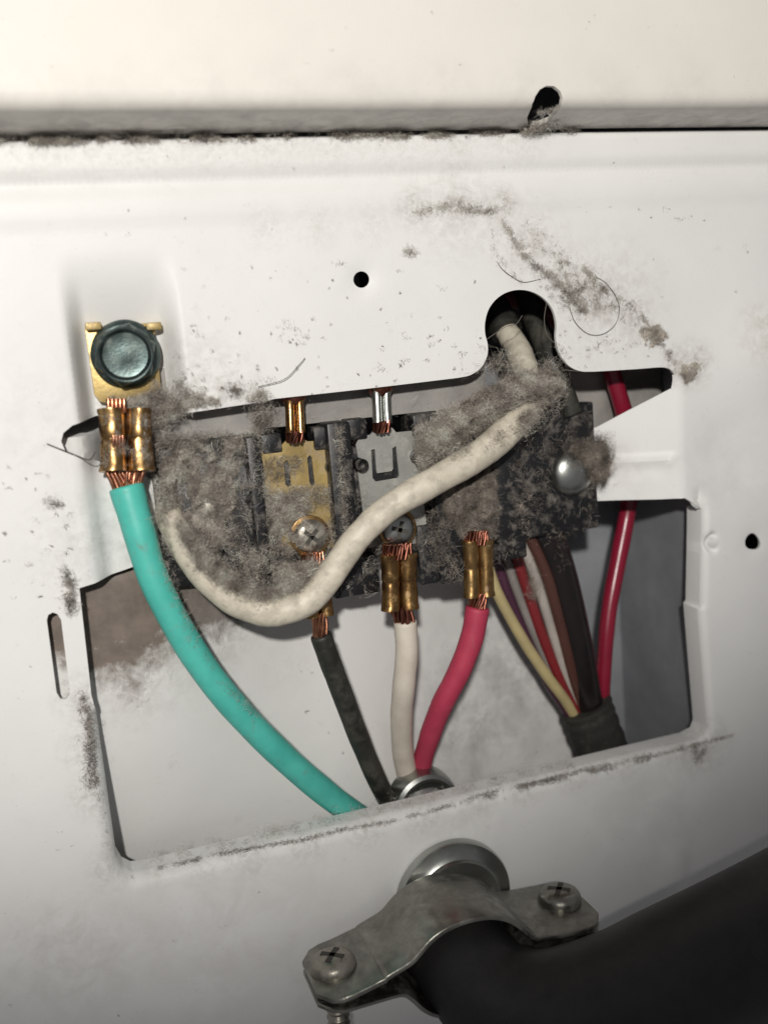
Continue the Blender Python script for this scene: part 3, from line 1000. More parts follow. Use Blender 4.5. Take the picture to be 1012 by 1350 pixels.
brass_pts = [(345, 596), (349, 590), (372, 586), (378, 580), (400, 578), (405, 582), (434, 580), (439, 586), (439, 603)] + arcpx(440, 615, 10, -95, -265) + [(441, 628), (445, 660), (449, 720), (372, 728), (366, 700), (350, 640)]
brass_plate = plate(brass_pts, [[(405, 604), (408, 600), (411, 603), (415, 638), (411, 641), (408, 636)], [(374, 610), (378, 606), (381, 610), (384, 640), (379, 642), (376, 638)]], BRASS_DUSTY, "tarnished brass terminal plate")
silver_pts = [(469, 586), (474, 576), (488, 573), (495, 565), (517, 564), (522, 570), (542, 568), (547, 572), (547, 588)] + arcpx(551, 602, 11, -110, -250) + [(550, 618), (556, 650), (566, 715), (486, 722), (477, 665), (472, 625)] + arcpx(472, 612, 9, 90, -90)
silver_plate = plate(silver_pts, [[(489, 593), (494, 592), (496, 619), (497, 624), (516, 621), (518, 618), (517, 591), (522, 588), (526, 627), (524, 630), (495, 635), (491, 630)]], TIN, "dull silver terminal plate with a U slot")
third_pts = [(596, 568), (612, 562), (640, 558), (648, 566), (652, 600), (656, 700), (606, 706), (600, 640)]
third_plate = plate(third_pts, [], BRASS_DUSTY, "dusty brass terminal plate under lint")

# short barrels on top of the plates
for (pl, x, y0, y1, m, mm, hw) in ((brass_plate, 388, 530, 575, BRASS_CLEAN, COPPER_DARK, 12.5), (silver_plate, 502, 519, 562, ZINC, COPPER_DARK, 13.0)):
    crimp("crimp_barrel", at(x - 1, y0 - 6, 25), at(x + 1, y1 - 4, 19), hw, 10, m, pl, groove=False, bell=1.05)
    MB().lathe(at(x - 1, y0 - 3, 28), (0, 1, 0), [(12, -14), (17, -8), (17, -2), (14, 3), (12, 6)], n=20).build("barrel_collar", COPPER_DARK, pl)
    strands(at(x + 1, y1 - 8, 17), at(x + 2, y1 + 7, 19), 13, pl, mm, n=20, sr=2.2, twist=.5)
    MB().tube(spline([at(x - 1, y0 - 14, 29), at(x - 4, y0 - 60, 60), at(x - 20, y0 - 160, 120)], 8), 11, n=14).build("lead_wire", BLACK_W, pl)

# screws on the block
pan_screw("terminal_screw", at(408, 706, 16), 23, 12, SCREW, "dusty cross-head screw on the brass plate, half buried in lint", "screw", "screws clamping the terminal lugs", shank=40)
pan_screw("terminal_screw", at(523, 697, 14), 23, 13, ZINC, "shiny cross-head screw on the silver plate, peeping below the white wire", "screw", "screws clamping the terminal lugs", shank=40, rot=.9)
pan_screw("terminal_screw", at(627, 672, 16), 22, 11, SCREW, "lint-buried cross-head screw above the red wire's lug", "screw", "screws clamping the terminal lugs", shank=40)
ms = thing("mounting_screw", at(752, 622, 62), "smooth domed silver screw head fixing the black block's ear to the tongue", "screw", "block mounting screws")
MB().lathe(at(752, 622, 62), (0, 0, -1), [(18, 0), (33, 0.2), (34.5, 3), (33.5, 7), (30, 12), (24, 16), (15, 19), (6, 20.5), (1, 20.8)], n=40).build("screw_head", ZINC, ms, smooth=60)
MB().lathe(at(752, 622, 62), (0, 0, 1), [(12, 0), (12, 50)], n=16).build("shank", ZINC, ms)
ms2 = thing("mounting_screw", at(276, 668, 48), "domed silver screw head almost hidden by thick lint beside the teal wire", "screw", "block mounting screws")
MB().lathe(at(276, 668, 48), (0, 0, -1), [(18, 0), (33, 0.2), (34.5, 3), (33.5, 7), (30, 12), (24, 16), (15, 19), (6, 20.5), (1, 20.8)], n=40).build("screw_head", SCREW, ms2, smooth=60)
MB().lathe(at(276, 668, 48), (0, 0, 1), [(12, 0), (12, 50)], n=16).build("shank", SCREW, ms2)


# -- power cord conductors
def conductor(name, label, screw_px, bar, hw, path, rad, m, barm, sm):
    t = thing(name, at(*path[-1]), label, "wire", "power cord conductors")
    lug_tongue(*screw_px, 27, bar[0][:2], 14, 4, barm, t, neck=hw * .8)
    p0, p1 = at(*bar[0]), at(*bar[1])
    crimp("crimp_barrel", p0, p1, hw, hw * .62, barm, t)
    ax = (p1 - p0) / np.linalg.norm(p1 - p0)
    strands(p0 - ax * 13, p0 + ax * 6, hw * .82, t, sm, n=26, sr=2.4, twist=.3)
    q = at(*path[0])
    strands(p1 - ax * 5, q + (q - p1) * .15, hw * .60, t, sm, n=26, sr=2.3, twist=.8)
    wire_tube(path, rad, n=22).build("insulation", m, t, smooth=60)
    return t


conductor("black_wire", "dusty black insulated wire running from the leftmost crimp down to the bushing", (408, 706), ((414, 742, 2), (421, 812, -2)), 18,
          [(423, 838, -2), (434, 870, 0), (450, 912, 8), (474, 975, 36), (500, 1035, 82), (530, 1090, 125)], 14.2, BLACK_W, BRASS, COPPER)
conductor("white_wire", "short cream white insulated wire hanging straight down below the middle brass crimp", (523, 696), ((524, 730, 0), (526, 803, -4)), 25,
          [(534, 820, -3), (536, 860, 0), (532, 905, 10), (529, 950, 44), (533, 1005, 92), (552, 1080, 135)], 15.6, WHITE_W, BRASS_CLEAN, COPPER_DARK)
conductor("red_wire", "pinkish red insulated wire curving down and in from the right brass crimp", (627, 672), ((628, 712, 2), (630, 786, -2)), 22,
          [(629, 802, -2), (622, 840, 0), (605, 885, 8), (582, 930, 24), (565, 975, 64), (556, 1015, 102), (562, 1075, 135)], [16.5, 16.3, 16, 15.6, 15, 14, 13.5], RED_W, BRASS, COPPER_DARK)

# -- looped white wire in front of the block
lw = thing("looped_wire", at(350, 830, -10), "dusty white insulated wire looping from the keyhole across the front of the block", "wire")
wire_tube([(664, 432, 105), (672, 444, 88), (684, 464, 58), (694, 505, 8), (684, 548, -28), (642, 592, -44), (580, 630, -50), (515, 668, -50), (470, 710, -46), (438, 755, -40),
           (405, 792, -34), (355, 806, -26), (305, 788, -18), (262, 748, -8), (232, 700, 10), (222, 672, 40), (232, 650, 70)],
          [17, 17, 18, 19, 20, 20, 19, 17.5, 17.3, 17.8, 18.6, 19.4, 19.6, 18.8, 17.8, 17, 16.5], n=24, rim=False, wob=.02).build("insulation", WHITE_LOOP, lw, smooth=60)
MB().tube(spline(px([(600, 340, 225), (640, 392, 160), (660, 424, 112), (668, 438, 98)]), 8), 24, n=16).build("sleeve", BLACK_W, lw, smooth=60, label="black sleeve the white wire comes out of")  # dark tube added to stand for shade over the wire's end
MB().tube(spline(px([(690, 380, 150), (708, 430, 110), (732, 490, 70), (752, 545, 66)]), 8), 17, n=16).build("sleeve", BLACK_W, lw, smooth=60, label="black sleeve beside the white wire")

# -- harness behind on the right
hr = thing("wire_harness", at(780, 990, 120), "bundle of yellow, purple, maroon and white wires gathered by black tape beside a smoky sleeve", "wire bundle")


def hw_(name, path, rad, m, label=None):
    return wire_tube(path, rad, n=14, rim=False).build(name, m, hr, smooth=60, label=label)


hw_("wire", [(640, 740, 100), (657, 785, 98), (690, 845, 94), (722, 893, 96), (752, 935, 108), (790, 1010, 128)], 8.5, YELLOW_W, "yellow wire of the harness")
hw_("wire", [(648, 720, 116), (668, 780, 116), (697, 850, 114), (724, 902, 114), (748, 938, 116), (784, 1010, 132)], 8.5, PURPLE_W, "dark purple wire of the harness")
hw_("wire", [(660, 715, 112), (680, 775, 110), (704, 835, 108), (732, 895, 110), (757, 940, 116), (790, 1010, 134)], 7.5, GREY_W, "grey wire of the harness")
hw_("wire", [(672, 706, 104), (692, 770, 102), (716, 842, 100), (739, 897, 104), (762, 940, 112), (794, 1010, 132)], 8.5, MAROON_W, "maroon wire of the harness")
hw_("wire", [(684, 704, 100), (706, 763, 96), (727, 830, 95), (745, 887, 100), (766, 940, 112), (798, 1010, 134)], 8, HARN_W, "white wire of the harness")
hw_("wire", [(694, 700, 92), (720, 758, 88), (739, 828, 88), (754, 888, 94), (770, 940, 110), (801, 1010, 134)], 9, mat("brown_insulation", (0.085, 0.034, 0.026), rough=.3), "brown wire of the harness")
MB().tube(spline(px([(706, 680, 108), (731, 742, 104), (751, 815, 102), (767, 890, 104), (779, 940, 114), (806, 1010, 134)]), 10), list(np.linspace(30, 21, 51)), n=20).build("sleeve", SLEEVE, hr, smooth=60, label="smoky brown glossy sleeve")
hw_("wire", [(610, 395, 210), (660, 392, 195), (705, 404, 178), (750, 440, 185), (790, 520, 205)], 15, MAROON_W, "maroon wire seen dimly through the keyhole")
mb = MB()
tp = spline(px([(772, 930, 112), (782, 958, 114), (798, 1000, 124), (812, 1040, 136)]), 8)
mb.tube(tp, [43 + 1.2 * math.sin(i * 1.7) for i in range(len(tp))], n=26, squash=.75)
mb.build("tape_wrap", TAPE, hr, smooth=45)

sr = thing("crimson_wire", at(795, 930, 100), "single glossy crimson wire passing behind the right metal tongue down into the tape", "wire")
wire_tube([(796, 440, 84), (806, 490, 88), (822, 545, 92), (832, 600, 128), (828, 665, 140), (815, 735, 132), (803, 800, 122), (797, 860, 116), (795, 925, 116), (806, 990, 128)], [13, 13, 13.5, 14, 13.5, 13.5, 12.5, 12, 11.5, 11], n=16, rim=False).build("insulation", DKRED_W, sr, smooth=60)

# ------------------------------------------------------------------ strain relief, clamp and cord
rl = thing("strain_relief", at(597, 1187, 0), "dull zinc two-piece cable clamp with a round collar fixed in the panel below the opening", "cable clamp")
rc = at(600, 1187, -14)
prf = [(60, -20), (60, 0), (84, 0), (86, 3), (86, 14), (84, 18), (70, 20), (64, 24), (62, 30), (58, 30)]
MB().lathe(rc + [0, 0, 16], (0, 0, -1), prf, n=56).build("collar", ZINC, rl, smooth=30)
bc = at(563, 1063, 66)
MB().lathe(bc, (0, 0, -1), [(40, -40), (49, -38), (52, -30), (52, -8), (49, 2), (44, 6), (38, 4), (36, -20)], n=40).build("bushing", ZINC, rl, smooth=30)
MB().tube([rc + [0, 0, 10], (rc + bc) / 2 + [0, 0, 10], bc + [0, 0, 25]], [50, 44, 42], n=28).build("body", ZINC, rl)
cc = at(594, 1233, -78)                           # axis of the clamp
eu = (at(742, 1205, -78)[0] - at(440, 1262, -78)[0]) / 2
AU, AV = 82.0, 56.0                               # half span and rise of the arch


def strap(sign, gap, ear, name, dz0, dz1, mtl, rise):
    """formed strap: flat ear, arch, flat ear, extruded along the cord"""
    x = np.concatenate([np.linspace(-ear, -AU - 34, 7), np.linspace(-AU - 32, AU + 32, 49), np.linspace(AU + 34, ear, 7)])
    xi = np.clip(1 - (np.abs(x) / (AU + 4)) ** 2.3, 0, None)
    y = rise * xi ** 0.62
    if sign > 0:                                  # the ears climb towards the arch, leaving a wedge above the lower half
        y = np.maximum(y, np.where(x < 0, 24.0, 9.0) * np.clip((ear - 40 - np.abs(x)) / (ear - 40 - AU), 0, 1))
    for _ in range(5):                            # soften the roots of the arch
        y = np.concatenate([[y[0]], (y[:-2] + 2 * y[1:-1] + y[2:]) / 4, [y[-1]]])
    cl = np.stack([x, y], 1)
    tg = np.gradient(cl, axis=0); tg /= np.linalg.norm(tg, axis=1)[:, None]
    nr = np.stack([-tg[:, 1], tg[:, 0]], 1)
    th = 7.0
    mb = MB(); vs = []; fs = []
    n = len(cl)
    rows = [(dz0 + 6, 1.0), (dz0 + 1.5, .85), (dz0, .3), (dz0, -.6), (dz0 + 4, -1.0), (dz1 - 4, -1.0), (dz1, -.6), (dz1, .3), (dz1 - 1.5, .85), (dz1 - 6, 1.0)]
    mid = (dz0 + dz1) / 2
    for i in range(n):
        p = cl[i]; e = ear - abs(p[0])
        inset = 24 * max(0, 1 - e / 26.0) ** 2     # rounded ear corners
        for (dz, f) in rows:
            q = p + nr[i] * th / 2 * f
            vs.append((cc[0] + q[0], cc[1] + gap - sign * q[1], mid + (dz - mid) * (1 - inset / 58.0)))
    k8 = len(rows)
    for i in range(n - 1):
        for k in range(k8):
            fs.append((i * k8 + k, i * k8 + (k + 1) % k8, (i + 1) * k8 + (k + 1) % k8, (i + 1) * k8 + k))
    fs += [tuple(range(k8)), tuple((n - 1) * k8 + k for k in range(k8))]
    mb.add(vs, fs)
    return mb.build(name, mtl, rl, smooth=40)


strap(1, 0, eu + 33, "saddle", -150, -24, CLAMP, AV + 4)
strap(-1, 13, eu + 33, "saddle", -150, -24, CLAMP, AV)
for (sgn, lab) in ((-1, "dusty pan head clamp screw with its thread showing below, on the saddle's free end"), (1, "dusty pan head clamp screw on the saddle's ear touching the thick black cord")):
    c = np.array([cc[0] + sgn * eu, cc[1] - 4.0, -84 + (8 if sgn > 0 else 0)])
    pan_screw("clamp_screw", c, 30, 19, SCREW if sgn < 0 else CLAMP, lab, "screw", "cable clamp screws", axis=(0, -1, 0), shank=150, thread=11, rot=.4)

cord = thing("power_cord", at(600, 1300, -90), "thick black rubber power cord leaving the clamp towards the lower corner", "cord")
cpath = [np.array([cc[0], cc[1] + 12, -8.0]), np.array([cc[0], cc[1] + 12, -50.0]), np.array([cc[0] + 2, cc[1] + 13, -95.0])] + \
    px([(650, 1311, -150), (722, 1340, -192), (818, 1324, -222), (925, 1277, -240), (1085, 1193, -250), (1300, 1065, -255)])
cp = spline(cpath, 10)
CR = np.interp(np.arange(len(cp)), [0, 18, 26, 38, 56, 90], [62, 62, 67, 80, 92, 94])
jb = MB().tube(cp, list(CR), n=40)
w2 = np.clip(1 - np.arange(len(cp)) / 34.0, 0, 1)
for i_, c_ in enumerate(cp):                      # squeezed oval inside the clamp
    for q_ in range(40):
        x_ = np.array(jb.v[i_ * 40 + q_]) - c_
        x_[0] *= 1 + .22 * w2[i_]; x_[1] *= 1 - .06 * w2[i_]
        jb.v[i_ * 40 + q_] = tuple(c_ + x_)
jb.build("jacket", RUBBER, cord, smooth=60)


# ------------------------------------------------------------------ LINT: real fibres
def fibres(roots, length, rad, curl=0.7, nseg=5, flat=0.0, maxd=None, bias=None):
    """roots (N,3) in uvd; returns vertex and face arrays of thin three-sided tubes"""
    N = len(roots)
    L = length * np.clip(np.exp(rng.normal(-.15, .4, N)), .3, 1.7) if not hasattr(length, '__len__') else length
    Rr = rad * .55 * np.exp(rng.normal(0, .35, N)); curl = curl * .8 * (.55 + .9 * rng.random((N, 1)))
    D = rng.normal(0, 1, (N, 3)); D[:, 2] *= (1 - flat)
    if bias is not None:
        D += np.asarray(bias)
    D /= np.linalg.norm(D, axis=1)[:, None] + 1e-9
    P = np.empty((N, nseg + 1, 3)); P[:, 0] = roots
    dd = D
    T = np.empty_like(P); T[:, 0] = dd
    for k in range(nseg):
        P[:, k + 1] = P[:, k] + dd * (L / nseg)[:, None]
        e = rng.normal(0, 1, (N, 3)) * curl; e[:, 2] *= (1 - flat)
        dd = dd + e; dd /= np.linalg.norm(dd, axis=1)[:, None] + 1e-9
        T[:, k + 1] = dd
    P -= (P.mean(axis=1) - roots)[:, None, :] * 0.8
    if maxd is not None:
        md = np.broadcast_to(np.asarray(maxd, float), (N,))[:, None]
        P[:, :, 2] = np.minimum(P[:, :, 2], md - rng.random((N, 1)) * 1.2)
    ref = rng.normal(0, 1, (N, 1, 3)); ref[:, :, 2] *= .4
    A = np.cross(T, ref); A /= np.linalg.norm(A, axis=2)[:, :, None] + 1e-9
    taper = np.sin(np.linspace(0.3, math.pi - 0.3, nseg + 1)) ** 0.5
    rr = (Rr[:, None] * taper[None, :])[:, :, None]
    V = np.stack([P - A * rr, P + A * rr], axis=2).reshape(-1, 3)
    b = (np.arange(N) * (nseg + 1) * 2)[:, None] + (np.arange(nseg) * 2)[None, :]
    tone = np.clip(.5 + (vnoise(roots + 7.7, 13.0, 3) - .5) * 1.3 + rng.normal(0, .2, N), 0, 1)
    return V, np.stack([b, b + 1, b + 3, b + 2], axis=2).reshape(-1, 4), np.repeat(tone, (nseg + 1) * 2)


N_LINT = [0]


def lint_object(name, chunks, m, label):
    chunks = [c for x in chunks for c in (x if isinstance(x, list) else [x])]
    Vs, Fs, Ts, k = [], [], [], 0
    for (V, Fq, tn) in chunks:
        Vs.append(V); Fs.append(Fq + k); Ts.append(tn); k += len(V)
    V = np.vstack(Vs); Fq = np.vstack(Fs)
    o0 = np.array([V[:, 0].mean(), V[:, 1].max(), V[:, 2].mean()])
    L = W(V) - W(o0)
    me = bpy.data.meshes.new(name)
    me.vertices.add(len(L)); me.vertices.foreach_set("co", L.astype(np.float32).ravel())
    me.loops.add(Fq.size); me.loops.foreach_set("vertex_index", Fq.astype(np.int32).ravel())
    me.polygons.add(len(Fq)); me.polygons.foreach_set("loop_start", (np.arange(len(Fq)) * 4).astype(np.int32))
    me.update(calc_edges=True)
    me.attributes.new('tone', 'FLOAT', 'POINT').data.foreach_set('value', np.concatenate(Ts).astype(np.float32))
    me.shade_smooth()
    me.materials.append(m)
    o = bpy.data.objects.new(name, me)
    C.objects.link(o)
    o.location = Vector(W(o0))
    N_LINT[0] += len(Fq) * 2
    return props(o, label, None, None, "stuff")


def pick(poly, n, nscale=30, thr=0.35, seed=0, soft=8.0):
    """random picture directions within a polygon, thinned by clumpy noise"""
    poly = np.asarray(poly, float)
    lo, hi = poly.min(0), poly.max(0)
    out = []
    got = 0
    while got < n:
        P = lo + rng.random((n * 4, 2)) * (hi - lo)
        P = P[inpoly(P + rng.normal(0, soft, P.shape), poly)]
        w = vnoise(P + seed * 37.1, nscale, 4)
        P = P[rng.random(len(P)) < np.clip((w - thr) / 0.22, 0, 1)]
        out.append(P); got += len(P)
    return np.vstack(out)[:n]


def at_n(P, d):
    d = np.broadcast_to(np.asarray(d, float), (len(P),))
    g = np.stack([(P[:, 0] - 506) / F, (P[:, 1] - 675) / F, np.ones(len(P))], 1) @ M.T
    t = (d - CAM[2]) / g[:, 2]
    return CAM + g * t[:, None]


def pile(P, poly, height, nscale, thr, seed, edge):
    dist = dist_polyline(P, [tuple(p) for p in poly] + [tuple(poly[0])])
    dist = np.where(inpoly(P, poly), dist, -dist)
    ef = np.clip((dist + (vnoise(P + 5.5 + seed, 9, 3) - .5) * 16) / edge, 0, 1)
    n = vnoise(P + seed * 37.1, nscale, 4)
    return height * np.clip((n - thr) / .35, -.1, 1.0) * np.sqrt(ef), ef


def pad(poly, base, height, n=8000, nscale=30, thr=0.3, seed=0, edge=14.0, step=2.5, fine=2.6, length=8, rad=.24, curl=.8, loft=7.0):
    """a lint pad: lumpy closed felt body that ends where its pile thins out, with loose fibres standing on it"""
    poly = np.asarray(poly, float)
    lo, hi = poly.min(0) - 6, poly.max(0) + 6
    xs = np.arange(lo[0], hi[0], step); ys = np.arange(lo[1], hi[1], step)
    gx, gy = np.meshgrid(xs, ys)
    P = np.stack([gx.ravel(), gy.ravel()], 1)
    h, ef = pile(P, poly, height, nscale, thr, seed, edge)
    h = h + fine * (vnoise(P + 3 + seed, 5.0, 3) - .5) * 2
    on = (h > .6) & (ef > 0)
    nx, ny = len(xs), len(ys)
    idx = np.arange(nx * ny).reshape(ny, nx)
    q = np.stack([idx[:-1, :-1], idx[:-1, 1:], idx[1:, 1:], idx[1:, :-1]], -1).reshape(-1, 4)
    q = q[on[q].all(axis=1)]
    V = np.vstack([at_n(P, base - h), at_n(P, np.full(len(P), base + 1.5))])
    used, inv = np.unique(q, return_inverse=True)
    m = len(used)
    Fq = inv.reshape(-1, 4)
    e = np.concatenate([Fq[:, [0, 1]], Fq[:, [1, 2]], Fq[:, [2, 3]], Fq[:, [3, 0]]])
    key = set(map(tuple, e.tolist()))
    rim = np.array([(a, b, b + m, a + m) for a, b in key if (b, a) not in key]).reshape(-1, 4)
    tn = np.clip(.42 + (vnoise(P + 7.7, 13.0, 3) - .5) * 1.2, 0, 1)
    tn = np.concatenate([tn, tn])
    used2 = np.concatenate([used, used + len(P)])
    body = (V[used2], np.vstack([Fq[:, ::-1], Fq + m, rim]).astype(int), tn[used2])
    out = []
    while sum(map(len, out)) < n:
        Q = lo + rng.random((n * 3, 2)) * (hi - lo)
        hq, eq = pile(Q, poly, height, nscale, thr - .07, seed, edge)
        w = np.clip(hq / max(1.0, height * .25), 0, 1) * np.clip((vnoise(Q + 61 + seed, 11, 3) - .22) / .3, .12, 1)
        out.append(Q[(rng.random(len(Q)) < w)])
    Q = np.vstack(out)[:n] + rng.normal(0, 2.0, (n, 2))
    hq, eq = pile(Q, poly, height, nscale, thr - .02, seed, edge)
    d = base - np.maximum(hq, 0) - loft * rng.random(n) ** 1.6 + 1.5
    return [body, fibres(at_n(Q, d), length, rad, curl, flat=.35, maxd=base + 3)]


def mound(poly, n, base, height, nscale=30, thr=0.35, seed=0, length=14, rad=0.5, curl=.8, soft=8.0, flat=0.3, hs=40):
    P = pick(poly, n, nscale, thr, seed, soft)
    h = height * np.clip((vnoise(P + 91.7 + seed, hs, 4) - 0.2) / 0.6, 0, 1.2)
    d = base - h * rng.random(len(P)) ** 0.6
    return fibres(at_n(P, d), length, rad, curl, flat=flat, maxd=base + 3)


def along(path, n, spread, base, height, length=10, rad=.5, curl=.8, gaps=0.35, nscale=40, seed=0, flat=.3):
    """fibres scattered about a polyline of (px, py)"""
    L = np.array(dens(path, 2.0, closed=False))
    Q = []
    while sum(len(q) for q in Q) < n:
        P = L[rng.integers(0, len(L), n * 3)] + rng.normal(0, 1, (n * 3, 2)) * spread
        w = vnoise(P + seed * 13.7, nscale, 3)
        Q.append(P[rng.random(len(P)) < np.clip((w - gaps) / 0.2, 0, 1)])
    P = np.vstack(Q)[:n]
    d = base - height * rng.random(len(P)) ** 1.5
    return fibres(at_n(P, d), length, rad, curl, flat=flat, maxd=base)


def specks(poly, ncl, base=-0.6, per=(3, 10), size=4.0, length=6, rad=.55, nscale=80, thr=.3, seed=0):
    cl = pick(poly, ncl, nscale, thr, seed, 4)
    R = []
    for c in cl:
        k = rng.integers(*per)
        R.append(c + rng.normal(0, 1, (k, 2)) * size * rng.random() * np.array([1.3, .7]))
    P = np.vstack(R)
    return fibres(at_n(P, base), length, rad, .9, nseg=4, flat=.85, maxd=base + .4)


# block, left side
lint_object("lint", [
    pad([(207, 584), (270, 575), (340, 573), (346, 612), (326, 650), (306, 668), (300, 740), (290, 776), (252, 742), (222, 690), (208, 640)], 38, 30, 15000, 20, .50, 1, loft=9),
    pad([(240, 620), (300, 605), (315, 660), (290, 720), (248, 690)], 24, 12, 7000, 30, .36, 3, edge=24, length=8, loft=8),
    mound([(206, 583), (270, 574), (342, 572), (352, 620), (340, 700), (350, 760), (300, 790), (248, 742), (220, 690), (206, 640)], 3200, 34, 34, 16, .48, 1, 16, .22, soft=5),
    along([(208, 580), (300, 573), (340, 570)], 1200, 4, 30, 16, 12, .26, gaps=.25),
    along([(205, 590), (207, 640), (215, 690)], 900, 4, 40, 30, 12, .26, gaps=.3),
], LINT, "thick matted grey lint covering the terminal block beside the teal wire")
# inside the loop and on the loop's upper side
lint_object("lint", [
    pad([(236, 692), (262, 712), (288, 735), (312, 768), (345, 782), (415, 752), (436, 738), (424, 776), (395, 794), (345, 796), (300, 782), (258, 744)], -14, 24, 18000, 26, .32, 4, length=8, loft=8),
    pad([(372, 742), (430, 735), (425, 790), (356, 795)], -4, 18, 6000, 30, .30, 5),
    mound([(235, 690), (300, 700), (345, 770), (420, 745), (440, 735), (420, 790), (360, 795), (300, 775), (255, 735)], 3000, -6, 40, 34, .32, 4, 15, .24, soft=7),
    along([(238, 690), (265, 737), (305, 772), (350, 788), (395, 774), (415, 752)], 9000, 7, -34, 14, 9, .2, gaps=.30, seed=3),
    along([(330, 700), (330, 640), (345, 740), (365, 760)], 2200, 9, 24, 22, 16, .26, gaps=.38, seed=4),
], LINT, "soft grey lint filling the inside of the white wire's loop")
# brass plate haze
lint_object("lint", [
    mound([(352, 640), (440, 640), (450, 725), (372, 735), (350, 690)], 4500, 20, 16, 26, .36, 6, 15, .2, soft=8),
    pad([(350, 655), (398, 648), (404, 680), (385, 735), (365, 728)], 25, 7, 3000, 24, .36, 6, fine=1.2, loft=5),
    pad([(382, 688), (412, 684), (414, 700), (400, 720), (384, 716)], 5, 4, 1000, 12, .42, 36, fine=.8, length=8, loft=4, step=1.6),
    mound([(345, 600), (400, 600), (395, 650), (350, 660)], 900, 23, 6, 26, .4, 7, 12, .22, soft=6),
    along([(366, 650), (366, 705)], 500, 3, 16, 8, 12, .28, gaps=.2),
    mound([(470, 650), (560, 640), (560, 720), (490, 725)], 1300, 20, 12, 26, .4, 8, 14, .22, soft=8),
    along([(447, 560), (452, 640), (458, 720), (462, 780)], 1600, 3.5, 3, 5, 8, .25, gaps=.3, seed=9),
    mound([(440, 735), (500, 735), (500, 785), (440, 785)], 600, 17, 8, 20, .42, 9, 12, .25),
], LINT, "thin veil of lint over the brass and silver terminal plates")
# big mat along the loop's upper run
lint_object("lint", [
    pad([(550, 574), (595, 538), (640, 512), (690, 488), (735, 492), (744, 512), (708, 540), (672, 556), (636, 570), (592, 598), (556, 632)], 2, 60, 34000, 70, .04, 10, edge=30, fine=2.6, length=10, rad=.22, loft=10),
    pad([(545, 566), (600, 532), (612, 596), (554, 640)], 18, 28, 9000, 22, .32, 12, loft=10),
    mound([(548, 568), (590, 535), (640, 512), (690, 488), (735, 492), (748, 520), (722, 548), (690, 568), (640, 577), (590, 608), (552, 640)], 5000, -10, 62, 40, .24, 10, 15, .22, soft=7),
    along([(600, 612), (640, 588), (680, 566), (705, 545)], 5000, 7, -52, 14, 8, .2, gaps=.3, seed=6),
    along([(640, 500), (660, 470), (690, 500), (730, 480), (745, 505)], 900, 7, 10, 40, 20, .22, gaps=.35),
], LINT, "thick felted grey lint piled on the white wire under the keyhole")
# third terminal
lint_object("lint", [
    pad([(576, 640), (652, 600), (662, 650), (664, 702), (640, 716), (606, 713), (582, 680)], 20, 32, 14000, 40, .22, 13, edge=22, length=10, rad=.22),
    mound([(560, 640), (610, 620), (605, 770), (565, 770)], 1300, 2, 8, 20, .44, 14, 13, .25),
    mound([(655, 545), (780, 530), (788, 700), (660, 720)], 1300, 60, 5, 16, .52, 15, 9, .26, soft=5),
    mound([(650, 560), (700, 545), (700, 720), (655, 735)], 900, 4, 6, 18, .52, 16, 10, .24),
    along([(672, 730), (690, 760), (700, 785)], 350, 7, 80, 16, 14, .26, gaps=.36),
    along([(740, 705), (738, 730), (742, 752)], 70, 4, 62, 6, 14, .3, gaps=.2),
], LINT_DARK, "brown grey lint over the right end of the terminal block")
lint_object("lint", [
    pad([(758, 580), (790, 572), (806, 600), (802, 640), (784, 640), (768, 612), (750, 596)], 46, 10, 5000, 40, .25, 17, edge=24, fine=1.2, length=9, rad=.2),
    mound([(745, 582), (790, 568), (812, 600), (806, 646), (780, 646), (768, 616), (742, 600)], 2600, 42, 14, 36, .28, 17, 9, .2, soft=8),
    mound([(790, 575), (812, 588), (812, 640), (795, 648)], 1500, 68, 10, 36, .3, 18, 9, .2, soft=8),
], LINT_DARK, "fuzzy dark lint half covering the domed mounting screw")
# around the ground lug
lint_object("lint", [
    pad([(145, 524), (205, 518), (226, 545), (200, 562), (165, 545)], 14, 10, 3000, 22, .36, 19, fine=1.2, loft=6),
    mound([(140, 515), (215, 515), (235, 560), (200, 575), (160, 545)], 1200, 12, 14, 24, .40, 19, 12, .25, soft=6),
    mound([(195, 500), (245, 505), (255, 545), (205, 560)], 1900, 8, 14, 20, .42, 20, 10, .24, soft=5),
    mound([(135, 545), (200, 545), (198, 620), (138, 620)], 800, -14, 4, 18, .46, 21, 12, .22, soft=3),
    along([(199, 655), (209, 720), (230, 790), (258, 850), (300, 908), (340, 945)], 1000, 4.5, -14, 10, 7, .17, gaps=.36, nscale=30, seed=5),
    along([(206, 650), (218, 710), (230, 760)], 350, 3, -28, 6, 9, .24, gaps=.42, seed=7),
    pad([(206, 640), (232, 650), (246, 735), (224, 738)], 22, 14, 2500, 20, .36, 23),
], LINT, "wisps of lint clinging around the brass ground lug and teal wire")
# upper edge of the opening
lint_object("lint", [
    along([(225, 522), (270, 523), (310, 517), (350, 522)], 1700, 5, .5, 6, 7, .22, gaps=.42, nscale=16, seed=11),
    along([(228, 536), (300, 528), (350, 527)], 900, 3, 2, 8, 9, .25, gaps=.33, nscale=20),
    along([(310, 545), (345, 560), (350, 535)], 700, 9, 30, 28, 20, .25, gaps=.36),
    along([(600, 498), (640, 480), (655, 495), (690, 560)], 260, 5, 14, 14, 14, .25, gaps=.34),
], LINT, "lint edging the panel just above the terminal block")
